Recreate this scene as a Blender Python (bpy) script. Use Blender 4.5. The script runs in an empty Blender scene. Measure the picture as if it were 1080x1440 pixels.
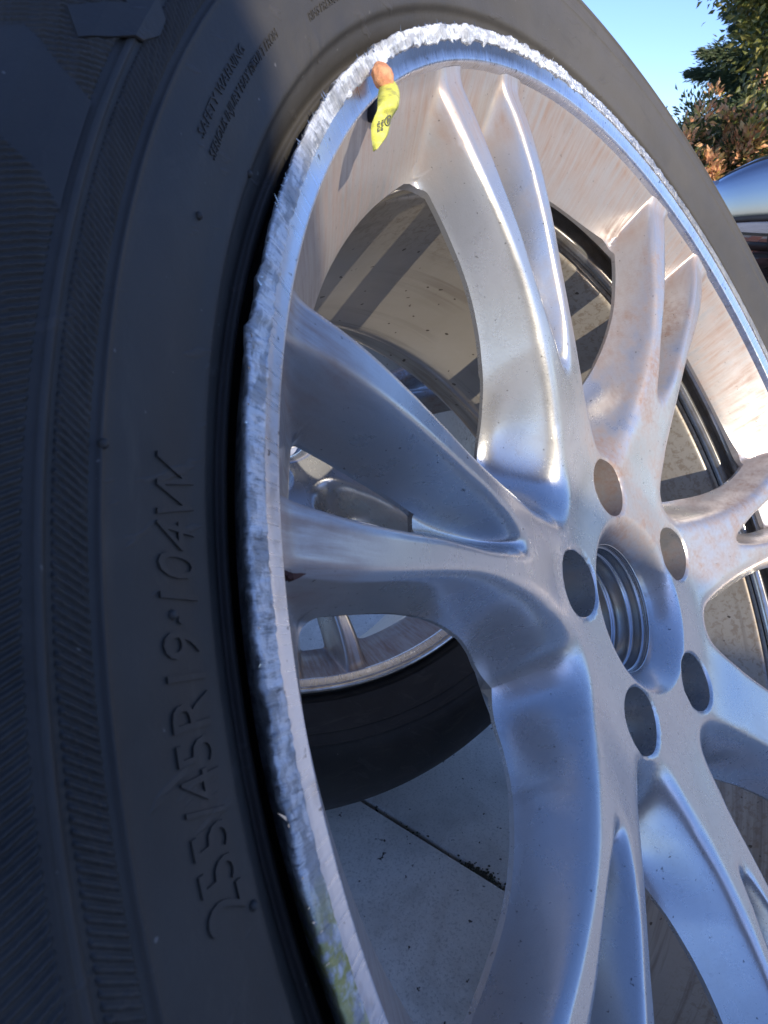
import bpy, bmesh, math, random
import numpy as np
from mathutils import Matrix, Vector, noise as mnoise
rad = math.radians
scene = bpy.context.scene
COL = scene.collection
random.seed(7)
RNG = np.random.default_rng(7)

# ------------------------------------------------------------------ tyre profile (radius, depth) used for placing everything
TP = [(.2425, .024), (.2535, .0185), (.2562, .0125), (.2578, .0096), (.2592, .0086), (.2602, .0096), (.2612, .0091), (.2626, .0070), (.2645, .0052), (.2662, .0038), (.2672, .0018), (.2684, .0008), (.272, -.0006), (.276, -.0026), (.280, -.0045),
      (.285, -.0064), (.290, -.0080), (.2912, -.0088), (.2922, -.0080), (.296, -.0090), (.2990, -.0096), (.2998, -.0104), (.3008, -.0104), (.3016, -.0096), (.306, -.0090), (.312, -.0068),
      (.318, -.0030), (.324, .0020), (.330, .0085), (.335, .0150), (.340, .0230), (.3445, .0320), (.348, .0410), (.3505, .0500), (.352, .0560)]
TPa = np.array(TP)
_m = TPa[:, 0] > .262
def tyreY(r):
    return np.interp(r, TPa[_m][:, 0], TPa[_m][:, 1])
LEAN = rad(-30)
TYC = .1175                     # middle plane of the tyre behind the lip plane
cb, sb = math.cos(LEAN), math.sin(LEAN)
def lowest():
    m = 9
    for r, y in TP + [(.3535, .06), (.354, .1175)]:
        for Y in (y, 2*TYC - y):
            m = min(m, Y*sb - r*cb)
    return m
HZ = -lowest()                  # height of the lip centre when the tyre stands on the ground

# ------------------------------------------------------------------ camera, sky, sun, exposure
camR = [[0.5764343293195042, -0.8169309431509549, -0.01863593582938558],
        [-0.3499586630010708, -0.2261969307012174, -0.9090455889182971],
        [0.7384120788368905, 0.5305268915556073, -0.41627973667218454]]
cam_loc = Vector((-0.30827878, -0.02759805, 0.16257625 + HZ))
cd = bpy.data.cameras.new('camera'); cam = bpy.data.objects.new('camera', cd); COL.objects.link(cam)
cm = Matrix(((camR[0][0], -camR[1][0], -camR[2][0], cam_loc.x),
             (camR[0][1], -camR[1][1], -camR[2][1], cam_loc.y),
             (camR[0][2], -camR[1][2], -camR[2][2], cam_loc.z), (0, 0, 0, 1)))
cam.matrix_world = cm
cd.sensor_fit = 'VERTICAL'; cd.sensor_height = 24; cd.sensor_width = 18
cd.lens = 24*962.2132/1440
cd.clip_start = .01; cd.clip_end = 500
cd.dof.use_dof = True; cd.dof.focus_distance = .36; cd.dof.aperture_fstop = 30
scene.camera = cam

SUN = Vector((-0.340, -0.846, 0.410)).normalized()      # towards the sun
elev = math.asin(SUN.z); azim = math.atan2(SUN.x, SUN.y)
w = bpy.data.worlds.new('World'); scene.world = w; w.use_nodes = True
nt = w.node_tree; nt.nodes.clear()
sky = nt.nodes.new('ShaderNodeTexSky'); sky.sky_type = 'NISHITA'; sky.sun_disc = False
sky.sun_elevation = elev; sky.sun_rotation = azim
sky.air_density = 1.0; sky.dust_density = .2; sky.ozone_density = 3.0
bg = nt.nodes.new('ShaderNodeBackground'); bg.inputs[1].default_value = .15
out = nt.nodes.new('ShaderNodeOutputWorld')
tint = nt.nodes.new('ShaderNodeMix'); tint.data_type = 'RGBA'; tint.blend_type = 'MULTIPLY'; tint.inputs[0].default_value = 1; tint.inputs[7].default_value = (.68, .735, 1.0, 1)
nt.links.new(sky.outputs[0], tint.inputs[6]); nt.links.new(tint.outputs[2], bg.inputs[0]); nt.links.new(bg.outputs[0], out.inputs[0])
sl = bpy.data.lights.new('sun', 'SUN'); sl.energy = 2.9; sl.angle = rad(.5); sl.color = (1, .91, .76)
so = bpy.data.objects.new('sun', sl); COL.objects.link(so)
so.rotation_euler = (-SUN).to_track_quat('-Z', 'Y').to_euler(); so.location = (-3, -6, 5)
vs = scene.view_settings
vs.view_transform = 'Standard'; vs.look = 'None'; vs.gamma = 1; vs.exposure = .98; vs.use_curve_mapping = False

# ------------------------------------------------------------------ helpers
def tag(o, label=None, cat=None, group=None, kind=None):
    if label: o['label'] = label
    if cat: o['category'] = cat
    if group: o['group'] = group
    if kind: o['kind'] = kind
    return o
def empty(name, loc=(0, 0, 0), rot=(0, 0, 0)):
    o = bpy.data.objects.new(name, None); COL.objects.link(o); o.location = loc; o.rotation_euler = rot
    o.empty_display_size = .05
    return o
def link(name, me, mat=None, parent=None, loc=None):
    o = bpy.data.objects.new(name, me); COL.objects.link(o)
    if mat is not None and not me.materials: me.materials.append(mat)
    if parent is not None: o.parent = parent
    if loc is not None: o.location = loc
    return o
def mesh_np(name, V, F, smooth=True, normals=None):
    """V (n,3) array, F list of index arrays, each (k,m) with m = 3 or 4"""
    me = bpy.data.meshes.new(name)
    F = [np.asarray(f, dtype=np.int32) for f in (F if isinstance(F, list) else [F])]
    F = [f for f in F if len(f)]
    V = np.asarray(V, dtype=np.float32)
    me.vertices.add(len(V)); me.vertices.foreach_set('co', V.ravel())
    nl = sum(f.size for f in F); npoly = sum(len(f) for f in F)
    me.loops.add(nl); me.loops.foreach_set('vertex_index', np.concatenate([f.ravel() for f in F]))
    st = np.concatenate([np.full(len(f), f.shape[1]) for f in F])
    me.polygons.add(npoly); me.polygons.foreach_set('loop_start', np.concatenate([[0], np.cumsum(st)[:-1]]).astype(np.int32))
    me.polygons.foreach_set('use_smooth', np.full(npoly, smooth))
    me.update(calc_edges=True); me.validate()
    if normals is not None: me.normals_split_custom_set_from_vertices(normals.astype(np.float32))
    return me
def bm_mesh(name, bm, smooth=False):
    me = bpy.data.meshes.new(name); bm.normal_update(); bm.to_mesh(me); bm.free()
    me.polygons.foreach_set('use_smooth', np.full(len(me.polygons), smooth)); me.update()
    return me
def box(bm, x0, x1, y0, y1, z0, z1, bevel=0):
    r = bmesh.ops.create_cube(bm, size=1)
    bmesh.ops.scale(bm, vec=(x1-x0, y1-y0, z1-z0), verts=r['verts'])
    bmesh.ops.translate(bm, vec=((x0+x1)/2, (y0+y1)/2, (z0+z1)/2), verts=r['verts'])
    if bevel:
        es = list({e for v in r['verts'] for e in v.link_edges})
        bmesh.ops.bevel(bm, geom=es, offset=bevel, segments=2, affect='EDGES', profile=.5)
def lathe(name, prof, n, closed=False, disp=None):
    """spin (r, Y) about the local Y axis; disp(r, th, Y) may move points"""
    P = np.array(prof); m = len(P); th = np.linspace(0, 2*np.pi, n, endpoint=False)
    r = np.repeat(P[:, 0][:, None], n, 1); Y = np.repeat(P[:, 1][:, None], n, 1); T = np.repeat(th[None], m, 0)
    if disp: r, Y = disp(r, T, Y)
    V = np.stack([r*np.cos(T), Y, r*np.sin(T)], -1).reshape(-1, 3)
    i = np.arange(m if closed else m-1)[:, None]; j = np.arange(n)[None]; i2 = (i+1) % m; j2 = (j+1) % n
    F = np.stack([i*n+j, i*n+j2, i2*n+j2, i2*n+j], -1).reshape(-1, 4)
    return mesh_np(name, V, F)
def smooth_prof(P, k=6):
    """Catmull-Rom resampling of a profile"""
    P = np.array(P, float); out = []
    for i in range(len(P)-1):
        p0, p1, p2, p3 = P[max(i-1, 0)], P[i], P[i+1], P[min(i+2, len(P)-1)]
        for t in np.linspace(0, 1, k, endpoint=False):
            out.append(.5*((2*p1)+(-p0+p2)*t+(2*p0-5*p1+4*p2-p3)*t*t+(-p0+3*p1-3*p2+p3)*t**3))
    out.append(P[-1]); return np.array(out)

# ------------------------------------------------------------------ materials
class NB:
    def __init__(s, name):
        s.m = bpy.data.materials.new(name); s.m.use_nodes = True; s.t = s.m.node_tree; s.t.nodes.clear()
        s.o = s.t.nodes.new('ShaderNodeOutputMaterial'); s.b = s.t.nodes.new('ShaderNodeBsdfPrincipled')
        s.t.links.new(s.b.outputs[0], s.o.inputs[0])
        s.tc = s.t.nodes.new('ShaderNodeTexCoord')
    def n(s, k, **kw):
        x = s.t.nodes.new('ShaderNode'+k)
        for a, v in kw.items(): setattr(x, a, v)
        return x
    def l(s, a, b): s.t.links.new(a, b)
    def sock(s, x, v):
        if hasattr(v, 'links') or isinstance(v, bpy.types.NodeSocket): s.l(v, x)
        else: x.default_value = v
    def math(s, op, a, b=None, c=None, clamp=False):
        x = s.n('Math', operation=op, use_clamp=clamp); s.sock(x.inputs[0], a)
        if b is not None: s.sock(x.inputs[1], b)
        if c is not None: s.sock(x.inputs[2], c)
        return x.outputs[0]
    def noise(s, scale, detail=4, rough=.55, vec=None, dist=0, dims='3D'):
        x = s.n('TexNoise', noise_dimensions=dims); x.inputs['Scale'].default_value = scale; x.inputs['Detail'].default_value = detail
        x.inputs['Roughness'].default_value = rough; x.inputs['Distortion'].default_value = dist
        s.l(vec if vec is not None else s.tc.outputs['Object'], x.inputs['Vector']); return x.outputs[0]
    def mapping(s, scale=(1, 1, 1), rot=(0, 0, 0), vec=None):
        x = s.n('Mapping'); x.inputs['Scale'].default_value = scale; x.inputs['Rotation'].default_value = rot
        s.l(vec if vec is not None else s.tc.outputs['Object'], x.inputs['Vector']); return x.outputs[0]
    def ramp(s, v, stops, mode='LINEAR'):
        x = s.n('ValToRGB'); x.color_ramp.interpolation = mode; e = x.color_ramp.elements
        while len(e) > 1: e.remove(e[-1])
        e[0].position = stops[0][0]; c = stops[0][1]; e[0].color = (*c, 1) if hasattr(c, '__len__') else (c, c, c, 1)
        for p, c in stops[1:]:
            q = e.new(p); q.color = (*c, 1) if hasattr(c, '__len__') else (c, c, c, 1)
        s.l(v, x.inputs[0]); return x.outputs[0]
    def mix(s, f, a, b, blend='MIX'):
        x = s.n('Mix', data_type='RGBA', blend_type=blend); s.sock(x.inputs[0], f)
        for i, v in ((6, a), (7, b)):
            if isinstance(v, tuple): x.inputs[i].default_value = (*v, 1) if len(v) == 3 else v
            else: s.l(v, x.inputs[i])
        return x.outputs[2]
    def bump(s, h, strength=.5, dist=.001, prev=None):
        x = s.n('Bump'); x.inputs['Strength'].default_value = strength; x.inputs['Distance'].default_value = dist
        s.l(h, x.inputs['Height'])
        if prev is not None: s.l(prev, x.inputs['Normal'])
        return x.outputs[0]
    def set(s, **kw):
        nm = {'color': 'Base Color', 'rough': 'Roughness', 'metal': 'Metallic', 'normal': 'Normal', 'coat': 'Coat Weight', 'coatr': 'Coat Roughness', 'spec': 'Specular IOR Level', 'aniso': 'Anisotropic'}
        for k, v in kw.items():
            i = s.b.inputs[nm[k]]
            if isinstance(v, tuple): i.default_value = (*v, 1)
            elif isinstance(v, (int, float)): i.default_value = v
            else: s.l(v, i)
        return s
    def polar(s):
        sp = s.n('SeparateXYZ'); s.l(s.tc.outputs['Object'], sp.inputs[0]); x, y, z = sp.outputs
        r = s.math('SQRT', s.math('ADD', s.math('MULTIPLY', x, x), s.math('MULTIPLY', z, z)))
        th = s.math('ARCTAN2', z, x)
        cx = s.n('CombineXYZ'); s.l(s.math('MULTIPLY', th, .25), cx.inputs[0]); s.l(r, cx.inputs[1]); s.l(y, cx.inputs[2])
        return x, y, z, r, th, cx.outputs[0]

def mat_simple(name, col, rough=.5, metal=0, **kw):
    b = NB(name); v = b.ramp(b.noise(kw.pop('scale', 30)), [(.3, tuple(c*.8 for c in col)), (.7, tuple(min(c*1.15, 1) for c in col))])
    b.set(color=v, rough=rough, metal=metal, **kw); return b.m

def mat_paint():                                       # silver lacquer with brake dust and dried mud film
    b = NB('silver_lacquer'); x, y, z, r, th, pol = b.polar()
    fl = b.n('TexVoronoi'); fl.inputs['Scale'].default_value = 2600; b.l(b.tc.outputs['Object'], fl.inputs['Vector'])
    base = b.mix(b.math('MULTIPLY', fl.outputs['Distance'], .5), (.57, .565, .55), (.43, .43, .42))
    n1 = b.noise(24, 8, .68); n2 = b.noise(60, 6, .65, dist=.5); n3 = b.noise(380, 4, .7)
    # brown dust: heavy on the wall under the lip and in the valleys
    wall = b.ramp(r, [(.0, 0), (.205, .1), (.228, .9), (.246, 1.0), (.2475, .6)])
    patch = b.ramp(n1, [(.39, 0), (.60, 1)])
    dust = b.math('MULTIPLY', b.math('MAXIMUM', b.math('MULTIPLY', wall, b.ramp(n1, [(.25, .55), (.55, 1)])), b.math('MULTIPLY', b.math('MULTIPLY', patch, b.ramp(b.math('ABSOLUTE', b.math('SUBTRACT', th, rad(35))), [(rad(50), 1), (1.0, .12)])), b.ramp(n3, [(.35, .55), (.6, 1)]))), b.ramp(n2, [(.25, .6), (.6, 1)]))
    stre = b.noise(1, 5, .6, vec=b.mapping((300, 26, 40), vec=pol))       # short brush strokes running across the wall
    outer_ = b.ramp(r, [(.19, 0), (.215, 1)]); sfac = b.math('ADD', b.math('MULTIPLY', b.ramp(stre, [(.32, .35), (.62, 1.0)]), outer_), b.math('SUBTRACT', 1, outer_)); dust = b.math('MULTIPLY', dust, sfac, clamp=True)
    col = b.mix(dust, base, (.30, .20, .15))
    grime = b.ramp(b.noise(35, 8, .7, dist=.8), [(.58, 0), (.75, .40)])
    col = b.mix(b.math('MULTIPLY', grime, .7), col, (.17, .14, .125))
    spk = b.ramp(b.noise(520, 2, .5), [(.70, 0), (.76, .8)])
    col = b.mix(spk, col, (.10, .09, .08))
    rough = b.math('ADD', b.math('MULTIPLY', dust, .26), b.ramp(n2, [(.3, .24), (.8, .29)]))
    metal = b.math('SUBTRACT', .74, b.math('MULTIPLY', dust, .58), clamp=True)
    sc = b.ramp(b.noise(1, 3, .6, vec=b.mapping((900, 60, 300), rot=(.4, .8, .3))), [(.66, 0), (.70, 1)])
    bp = b.bump(b.noise(900, 3, .6), .10, .0003); bp = b.bump(sc, .12, .0003, bp); bp = b.bump(n2, .05, .0006, bp)
    b.set(color=col, rough=rough, metal=metal, normal=bp, coat=.30, coatr=.12)
    return b.m
def mat_flat_lip():
    b = NB('machined_lip'); x, y, z, r, th, pol = b.polar()
    n = b.noise(1, 4, .6, vec=b.mapping((900, 40, 40), vec=pol)); n2 = b.noise(120, 5, .6)
    col = b.mix(b.ramp(n2, [(.55, 0), (.75, .7)]), (.70, .72, .78), (.42, .38, .35))
    gouge_shade = b.math('MULTIPLY', b.ramp(b.math('ADD', r, b.math('MULTIPLY', b.noise(1, 5, .7, vec=b.mapping((420, 60, 60), vec=pol)), .0045)), [(.2525, 0), (.2538, .9)]), b.ramp(b.math('ABSOLUTE', b.math('SUBTRACT', th, rad(98))), [(rad(10), 1), (rad(27), 0)]))
    col = b.mix(gouge_shade, col, (.13, .10, .08))  # dark band paints in the shadow of the gouges along the rim top
    spk = b.ramp(b.noise(330, 2, .5), [(.68, 0), (.73, .8)])
    col = b.mix(spk, col, (.12, .10, .09))
    b.set(color=col, rough=b.ramp(n, [(.3, .22), (.7, .40)]), metal=.95, normal=b.bump(n, .25, .0003, b.bump(n2, .3, .0006)), coat=.2, coatr=.2); return b.m
def mat_scuff():
    b = NB('scraped_aluminium'); x, y, z, r, th, pol = b.polar()
    st = b.noise(1, 6, .75, vec=b.mapping((900, 150, 150), rot=(0, 0, .12), vec=pol)); st2 = b.noise(1, 4, .7, vec=b.mapping((330, 200, 200), rot=(0, 0, -.3), vec=pol))
    n = b.noise(260, 6, .7)
    col = b.ramp(b.math('ADD', b.math('MULTIPLY', st, .6), b.math('MULTIPLY', n, .4)), [(.33, (.13, .13, .13)), (.41, (.44, .45, .46)), (.50, (.84, .85, .86))])
    rt = b.math('ABSOLUTE', b.math('SUBTRACT', th, rad(10)))
    dull = b.ramp(rt, [(rad(35)/1, 1), (rad(62)/1, 0)]); col = b.mix(b.math('MULTIPLY', dull, .8), col, (.34, .32, .28))
    ptc = b.ramp(b.noise(1, 4, .6, vec=b.mapping((110, 260, 60), vec=pol)), [(.46, 0), (.56, 1)]); col = b.mix(b.math('MULTIPLY', ptc, .55), col, (.22, .22, .22))
    # a rubbed-in streak of yellow kerb paint low on the left
    ang = b.math('ABSOLUTE', b.math('SUBTRACT', b.math('MODULO', b.math('ADD', th, 2*math.pi), 2*math.pi), rad(169.6)))
    ye = b.math('MULTIPLY', b.ramp(ang, [(0, 1), (.035, .7), (.07, 0)]), b.ramp(b.noise(300, 4, .6), [(.42, 0), (.55, .9)]))
    col = b.mix(ye, col, (.52, .50, .12))
    b.set(color=col, rough=b.ramp(st2, [(.3, .28), (.7, .55)]), metal=.8, normal=b.bump(st, .9, .0012, b.bump(st2, .5, .0015))); return b.m
def mat_barrel():
    b = NB('dusty_barrel'); x, y, z, r, th, pol = b.polar()
    n1 = b.noise(9, 6, .6); rings = b.noise(1, 5, .65, vec=b.mapping((3, 60, 90), vec=pol), dist=.6)
    col = b.mix(b.ramp(n1, [(.3, 0), (.7, 1)]), (.50, .455, .39), (.40, .355, .29))
    mud = b.math('MULTIPLY', b.ramp(rings, [(.48, 0), (.62, 1)]), b.ramp(b.noise(5, 3), [(.45, 0), (.6, 1)]))
    col = b.mix(b.math('MULTIPLY', mud, .7), col, (.17, .13, .10))
    spl = b.math('MULTIPLY', b.ramp(b.noise(240, 5, .7, dist=.6), [(.50, 0), (.60, 1)]), b.ramp(y, [(.040, 1), (.085, 1), (.12, 0)]))
    col = b.mix(b.math('MULTIPLY', spl, .55), col, (.25, .18, .12))
    sk = b.ramp(b.noise(170, 1, .4), [(.74, 0), (.77, 1)]); col = b.mix(sk, col, (.10, .08, .06))
    b.set(color=col, rough=b.ramp(n1, [(.3, .30), (.7, .5)]), metal=.35, normal=b.bump(b.noise(300, 4, .6), .2, .0004), coat=.15, coatr=.2); return b.m
def mat_shelf():
    b = NB('polished_shelf'); n = b.noise(80, 4)
    b.set(color=b.mix(b.ramp(n, [(.4, 0), (.7, 1)]), (.66, .64, .60), (.45, .40, .33)), rough=.22, metal=.85); return b.m
def mat_tyre():
    b = NB('tyre_rubber'); x, y, z, r, th, pol = b.polar()
    n = b.noise(45, 7, .65); n2 = b.noise(700, 3, .6)
    col = b.mix(b.ramp(n, [(.35, 0), (.75, 1)]), (.024, .0232, .022), (.042, .039, .035))
    sun_up_ = b.math('MULTIPLY', b.math('ADD', z, .10), 2.6, clamp=True); sun_right_ = b.math('ADD', b.math('MULTIPLY', x, 2.6), .75, clamp=True)
    film = b.math('MULTIPLY', b.math('MULTIPLY', sun_up_, sun_right_), b.ramp(b.noise(11, 7, .65, dist=.4), [(.22, .45), (.6, 1)]))  # mask for the sun painted on the upper right
    col = b.mix(b.math('MULTIPLY', film, .75), col, (.125, .112, .095))       # dusty tone, lightened to paint in sun on the tyre's upper right
    dusty = b.ramp(b.noise(7, 6, .65, dist=.4), [(.45, 0), (.75, .4)])
    col = b.mix(dusty, col, (.080, .072, .062))
    spk = b.ramp(b.noise(420, 2, .5), [(.745, 0), (.775, .6)]); col = b.mix(spk, col, (.20, .19, .18))
    bp = b.bump(n2, .22, .0003); bp = b.bump(n, .25, .0015, bp)
    sc = b.ramp(b.noise(1, 3, .6, vec=b.mapping((40, 8, 160), rot=(.3, .7, .2))), [(.62, 0), (.66, 1)]); bp = b.bump(sc, .35, .0004, bp); col = b.mix(b.math('MULTIPLY', sc, .25), col, (.08, .072, .065)); smg = b.ramp(b.noise(1, 6, .7, vec=b.mapping((26, 90, 70), vec=pol), dist=1.0), [(.56, 0), (.68, .6)]); col = b.mix(smg, col, (.062, .056, .048))
    b.set(color=col, rough=b.ramp(n, [(.3, .50), (.8, .68)]), normal=bp, spec=.28); return b.m
def mat_slab():
    b = NB('pale_paving'); oi = b.n('ObjectInfo'); g = b.n('NewGeometry'); P = g.outputs['Position']
    n1 = b.noise(2.2, 6, .6, vec=P); n2 = b.noise(14, 7, .65, vec=P, dist=.5)
    col = b.mix(b.ramp(n1, [(.35, 0), (.7, 1)]), (.78, .74, .68), (.68, .64, .58))
    col = b.mix(b.math('MULTIPLY', oi.outputs['Random'], .35), col, (.36, .31, .25))
    col = b.mix(b.ramp(n2, [(.46, 0), (.70, .6)]), col, (.40, .37, .32))
    stn = b.ramp(b.noise(5, 5, .6, vec=P, dist=1.2), [(.50, 0), (.66, .45)]); col = b.mix(stn, col, (.46, .37, .28)); grit = b.ramp(b.noise(420, 4, .7, vec=P), [(.52, 0), (.66, .5)]); col = b.mix(grit, col, (.30, .28, .25))
    spk = b.ramp(b.noise(130, 2, .5, vec=P), [(.69, 0), (.73, 1)]); col = b.mix(spk, col, (.06, .05, .04))
    b.set(color=col, rough=.8, normal=b.bump(b.noise(90, 6, .7, vec=P), .35, .002, b.bump(n2, .3, .004))); return b.m
def mat_joint():
    b = NB('joint_dirt'); n = b.noise(60, 6, .7)
    b.set(color=b.ramp(n, [(.35, (.025, .02, .014)), (.5, (.05, .04, .025)), (.65, (.035, .05, .015))]), rough=.95, normal=b.bump(n, .8, .004)); return b.m
def mat_brick(name, c1, c2):
    b = NB(name); oi = b.n('ObjectInfo'); n = b.noise(60, 6, .7)
    col = b.mix(oi.outputs['Random'], c1, c2); col = b.mix(b.ramp(n, [(.4, 0), (.75, .6)]), col, (.12, .07, .05))
    b.set(color=col, rough=.85, normal=b.bump(n, .6, .003)); return b.m
def mat_leaf(name, c1, c2, c3=None, rough=.45):
    b = NB(name); g = b.n('NewGeometry'); rnd = g.outputs['Random Per Island']
    col = b.ramp(rnd, [(0, c1), (.6, c2)] + ([(1, c3)] if c3 else []))
    b.set(color=col, rough=rough)
    b.b.inputs['Transmission Weight'].default_value = 0
    b.b.inputs['Subsurface Weight'].default_value = 0
    tr = b.n('BsdfTranslucent'); b.l(col, tr.inputs[0]); mx = b.n('MixShader'); mx.inputs[0].default_value = .25
    b.l(b.b.outputs[0], mx.inputs[1]); b.l(tr.outputs[0], mx.inputs[2]); b.l(mx.outputs[0], b.o.inputs[0]); return b.m

M = dict(paint=mat_paint(), lip=mat_flat_lip(), scuff=mat_scuff(), barrel=mat_barrel(), shelf=mat_shelf(), tyre=mat_tyre(), slab=mat_slab(), joint=mat_joint(),
         pave_brick=mat_brick('red_brick', (.30, .11, .065), (.20, .08, .055)), wall_brick=mat_brick('wall_brick', (.26, .17, .12), (.18, .11, .08)),
         mortar=mat_simple('mortar', (.30, .28, .25), .9), coping=mat_simple('coping_stone', (.38, .36, .33), .85),
         rubber=mat_simple('black_rubber', (.02, .02, .021), .6), bare=mat_simple('machined_bore', (.50, .50, .50), .25, .95, scale=60),
         dark=mat_simple('dark_bore', (.06, .055, .05), .5, .4), tag=None,
         bark=mat_simple('bark', (.10, .07, .05), .9), grass=None)

# ------------------------------------------------------------------ the ground and the paving
def build_ground():
    bm = bmesh.new(); n = 40
    bmesh.ops.create_grid(bm, x_segments=n, y_segments=n, size=150)
    b = NB('earth_and_lawn'); nn = b.noise(1.5, 6, .6)
    b.set(color=b.ramp(nn, [(.35, (.05, .07, .02)), (.55, (.08, .09, .03)), (.75, (.12, .10, .06))]), rough=.95, normal=b.bump(b.noise(40, 4), .6, .02))
    o = link('ground', bm_mesh('ground', bm), b.m, loc=(0, 0, -.045)); tag(o, kind='structure')
    # driveway base with the dirt of the joints
    bm = bmesh.new(); box(bm, -4.2, 4.62, -4.0, 4.2, -.05, -.007)
    base = link('paving', bm_mesh('paving', bm), M['joint']); tag(base, kind='structure')
    # slabs: one joint runs along x = .093 (slightly turned), each slab its own object
    ang = rad(-2.6); a = math.cos(ang); s_ = math.sin(ang)
    sx, sy, gap = .60, .60, .0045
    meshes = []
    for k in range(4):
        bm = bmesh.new(); box(bm, -sx/2+gap/2, sx/2-gap/2, -sy/2+gap/2, sy/2-gap/2, -.035, 0, .0022)
        for v in bm.verts:
            q = mnoise.noise(Vector((v.co.x*6+k*9, v.co.y*6, k)))*.0025; v.co.x += q; v.co.y += q*.7
        me = bm_mesh('slab', bm); me.materials.append(M['slab']); meshes.append(me)
    for j in range(-7, 7):
        off = 0
        for i in range(-7, 8):
            # strips run across (v), joint at u = 0 passes through (.093,.2)
            u = (i+.5)*sx; v = j*sy + .275 + sy/2 + (.27 if i % 2 else .32)
            x = .0915 + u*a + (v-.23)*(-s_)*0 - (v-.23)*math.tan(rad(-2.6))*0 + 0
            X = .0925 + u*a - (v-.23)*s_; Yw = .23 + u*s_ + (v-.23)*a
            if X < -4.0 or X > 4.35 or Yw > 3.95 or Yw < -3.75: continue
            o = link('slab', meshes[(i*5+j*3) % 4], None, base, loc=(X, Yw, 0)); o.rotation_euler = (RNG.normal(0, .0012), RNG.normal(0, .0012), ang)
            o.location.z = RNG.normal(0, .0007)
    # moss and dirt tufts pushed out of the joints
    V = []; F = []
    def crumb(x, y, s):
        k = len(V); m = 5
        for q in range(m):
            t = q*2*math.pi/m+RNG.uniform(0, 1); V.append((x+math.cos(t)*s*RNG.uniform(.6, 1.3), y+math.sin(t)*s*RNG.uniform(.6, 1.3), .0005))
        V.append((x, y, s*.7))
        for q in range(m): F.append((k+q, k+(q+1) % m, k+m))
    for q in range(520):
        t = RNG.uniform(-.9, 1.6); dens = mnoise.noise(Vector((t*9, 3, 0)))
        if dens < -.05: continue
        v = t - .23; crumb(.0925 - v*s_ + RNG.normal(0, .0022), .23 + v*a, RNG.uniform(.0005, .0016))
    for q in range(260):
        t = RNG.normal(.157, .010); v = t-.23; crumb(.0925 - v*s_ + RNG.normal(-.002, .0035), .23+v*a, RNG.uniform(.0006, .0018))
    for q in range(260):
        t = RNG.uniform(0, 1); crumb(.083+(.040-.083)*t+RNG.normal(0, .0005+.0012*(t > .75)), .291+(.272-.291)*t+.0022*math.sin(t*5)+RNG.normal(0, .0005+.0010*(t > .75)), RNG.uniform(.0005, .0013))
    me = mesh_np('joint_moss', np.array(V), [np.array(F)], False)
    o = link('joint_moss', me, M['joint'], base); o['kind'] = 'stuff'
    # red brick paving past the slabs, under and beside the parked car
    bm = bmesh.new(); box(bm, 4.62, 12, -5, 6, -.05, -.006)
    bb = link('brick_drive', bm_mesh('brick_drive', bm), M['mortar']); tag(bb, kind='structure')
    bm = bmesh.new(); box(bm, -.098, .098, -.048, .048, -.04, .0, .004); me = bm_mesh('brick', bm); me.materials.append(M['pave_brick'])
    cnt = 0; rest = bmesh.new()
    for j in range(42):
        for i in range(12):
            x = 4.72 + i*.206 + (.103 if j % 2 else 0) + .02; y = -1.6 + j*.103
            if cnt < 290 and 0 <= j and y > -.9 and y < 1.6 and x < 6.3:
                o = link('brick', me, None, bb, loc=(x, y, RNG.normal(0, .001))); o.rotation_euler.z = RNG.normal(0, .01); cnt += 1
            else: box(rest, x-.098, x+.098, y-.048, y+.048, -.04, 0)
    o = link('brick_field', bm_mesh('brick_field', rest), M['pave_brick'], bb); o['kind'] = 'stuff'
build_ground()

# ------------------------------------------------------------------ the wheel: cast face as a sector height field, seven twin spokes
NS = 7; STEP = 2*math.pi/NS; HALF = STEP/2
PH = rad(93.03)                                          # middle of the twin spoke that stands up in the photograph
tab = lambda xs, ys: (lambda r: np.interp(r, xs, ys))
def ctab(xs, ys):
    """smooth (monotone-ish) interpolation through a table"""
    xs = np.array(xs); ys = np.array(ys); m = np.gradient(ys, xs)
    def f(r):
        r = np.clip(r, xs[0], xs[-1]); i = np.clip(np.searchsorted(xs, r)-1, 0, len(xs)-2)
        h = xs[i+1]-xs[i]; t = (r-xs[i])/h
        return (2*t**3-3*t**2+1)*ys[i]+(t**3-2*t**2+t)*h*m[i]+(-2*t**3+3*t**2)*ys[i+1]+(t**3-t**2)*h*m[i+1]
    return f
HD = 25.714
aO = ctab([.070, .0768, .0774, .0784, .0800, .0830, .090, .10, .12, .14, .16, .18, .20, .22, .24, .26], [HD, HD-.2, 24.3, 23.3, 22.0, 20.0, 16.3, 13.3, 9.6, 7.75, 7.3, 7.75, 8.35, 8.75, 8.6, 8.4])
yO = ctab([.045, .058, .068, .08, .09, .10, .12, .14, .16, .18, .20, .22, .24, .26], [.0430, .0430, .0425, .0402, .0374, .0345, .0288, .0238, .0195, .0160, .0134, .0116, .0105, .0105])
wI = ctab([.060, .118, .128, .140, .150, .167, .182, .198, .214, .229, .245], [0, .0, .0035, .0078, .0102, .0124, .0142, .0167, .0188, .0200, .0200])
yI = ctab([.045, .058, .068, .08, .10, .12, .136, .151, .167, .182, .198, .214, .229, .245], [.0430, .0430, .0425, .0402, .0340, .0280, .0236, .0206, .0176, .0148, .0124, .0104, .0091, .0086])
wS = ctab([.060, .120, .140, .165, .170, .18, .20, .213, .222, .245], [0, .0, .0015, .0026, .0035, .0058, .0090, .0106, .0112, .0112])
yS = ctab([.070, .110, .12, .130, .150, .168, .20, .222, .245], [.0430, .0320, .0310, .0360, .0400, .0405, .0395, .038, .038])
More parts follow.
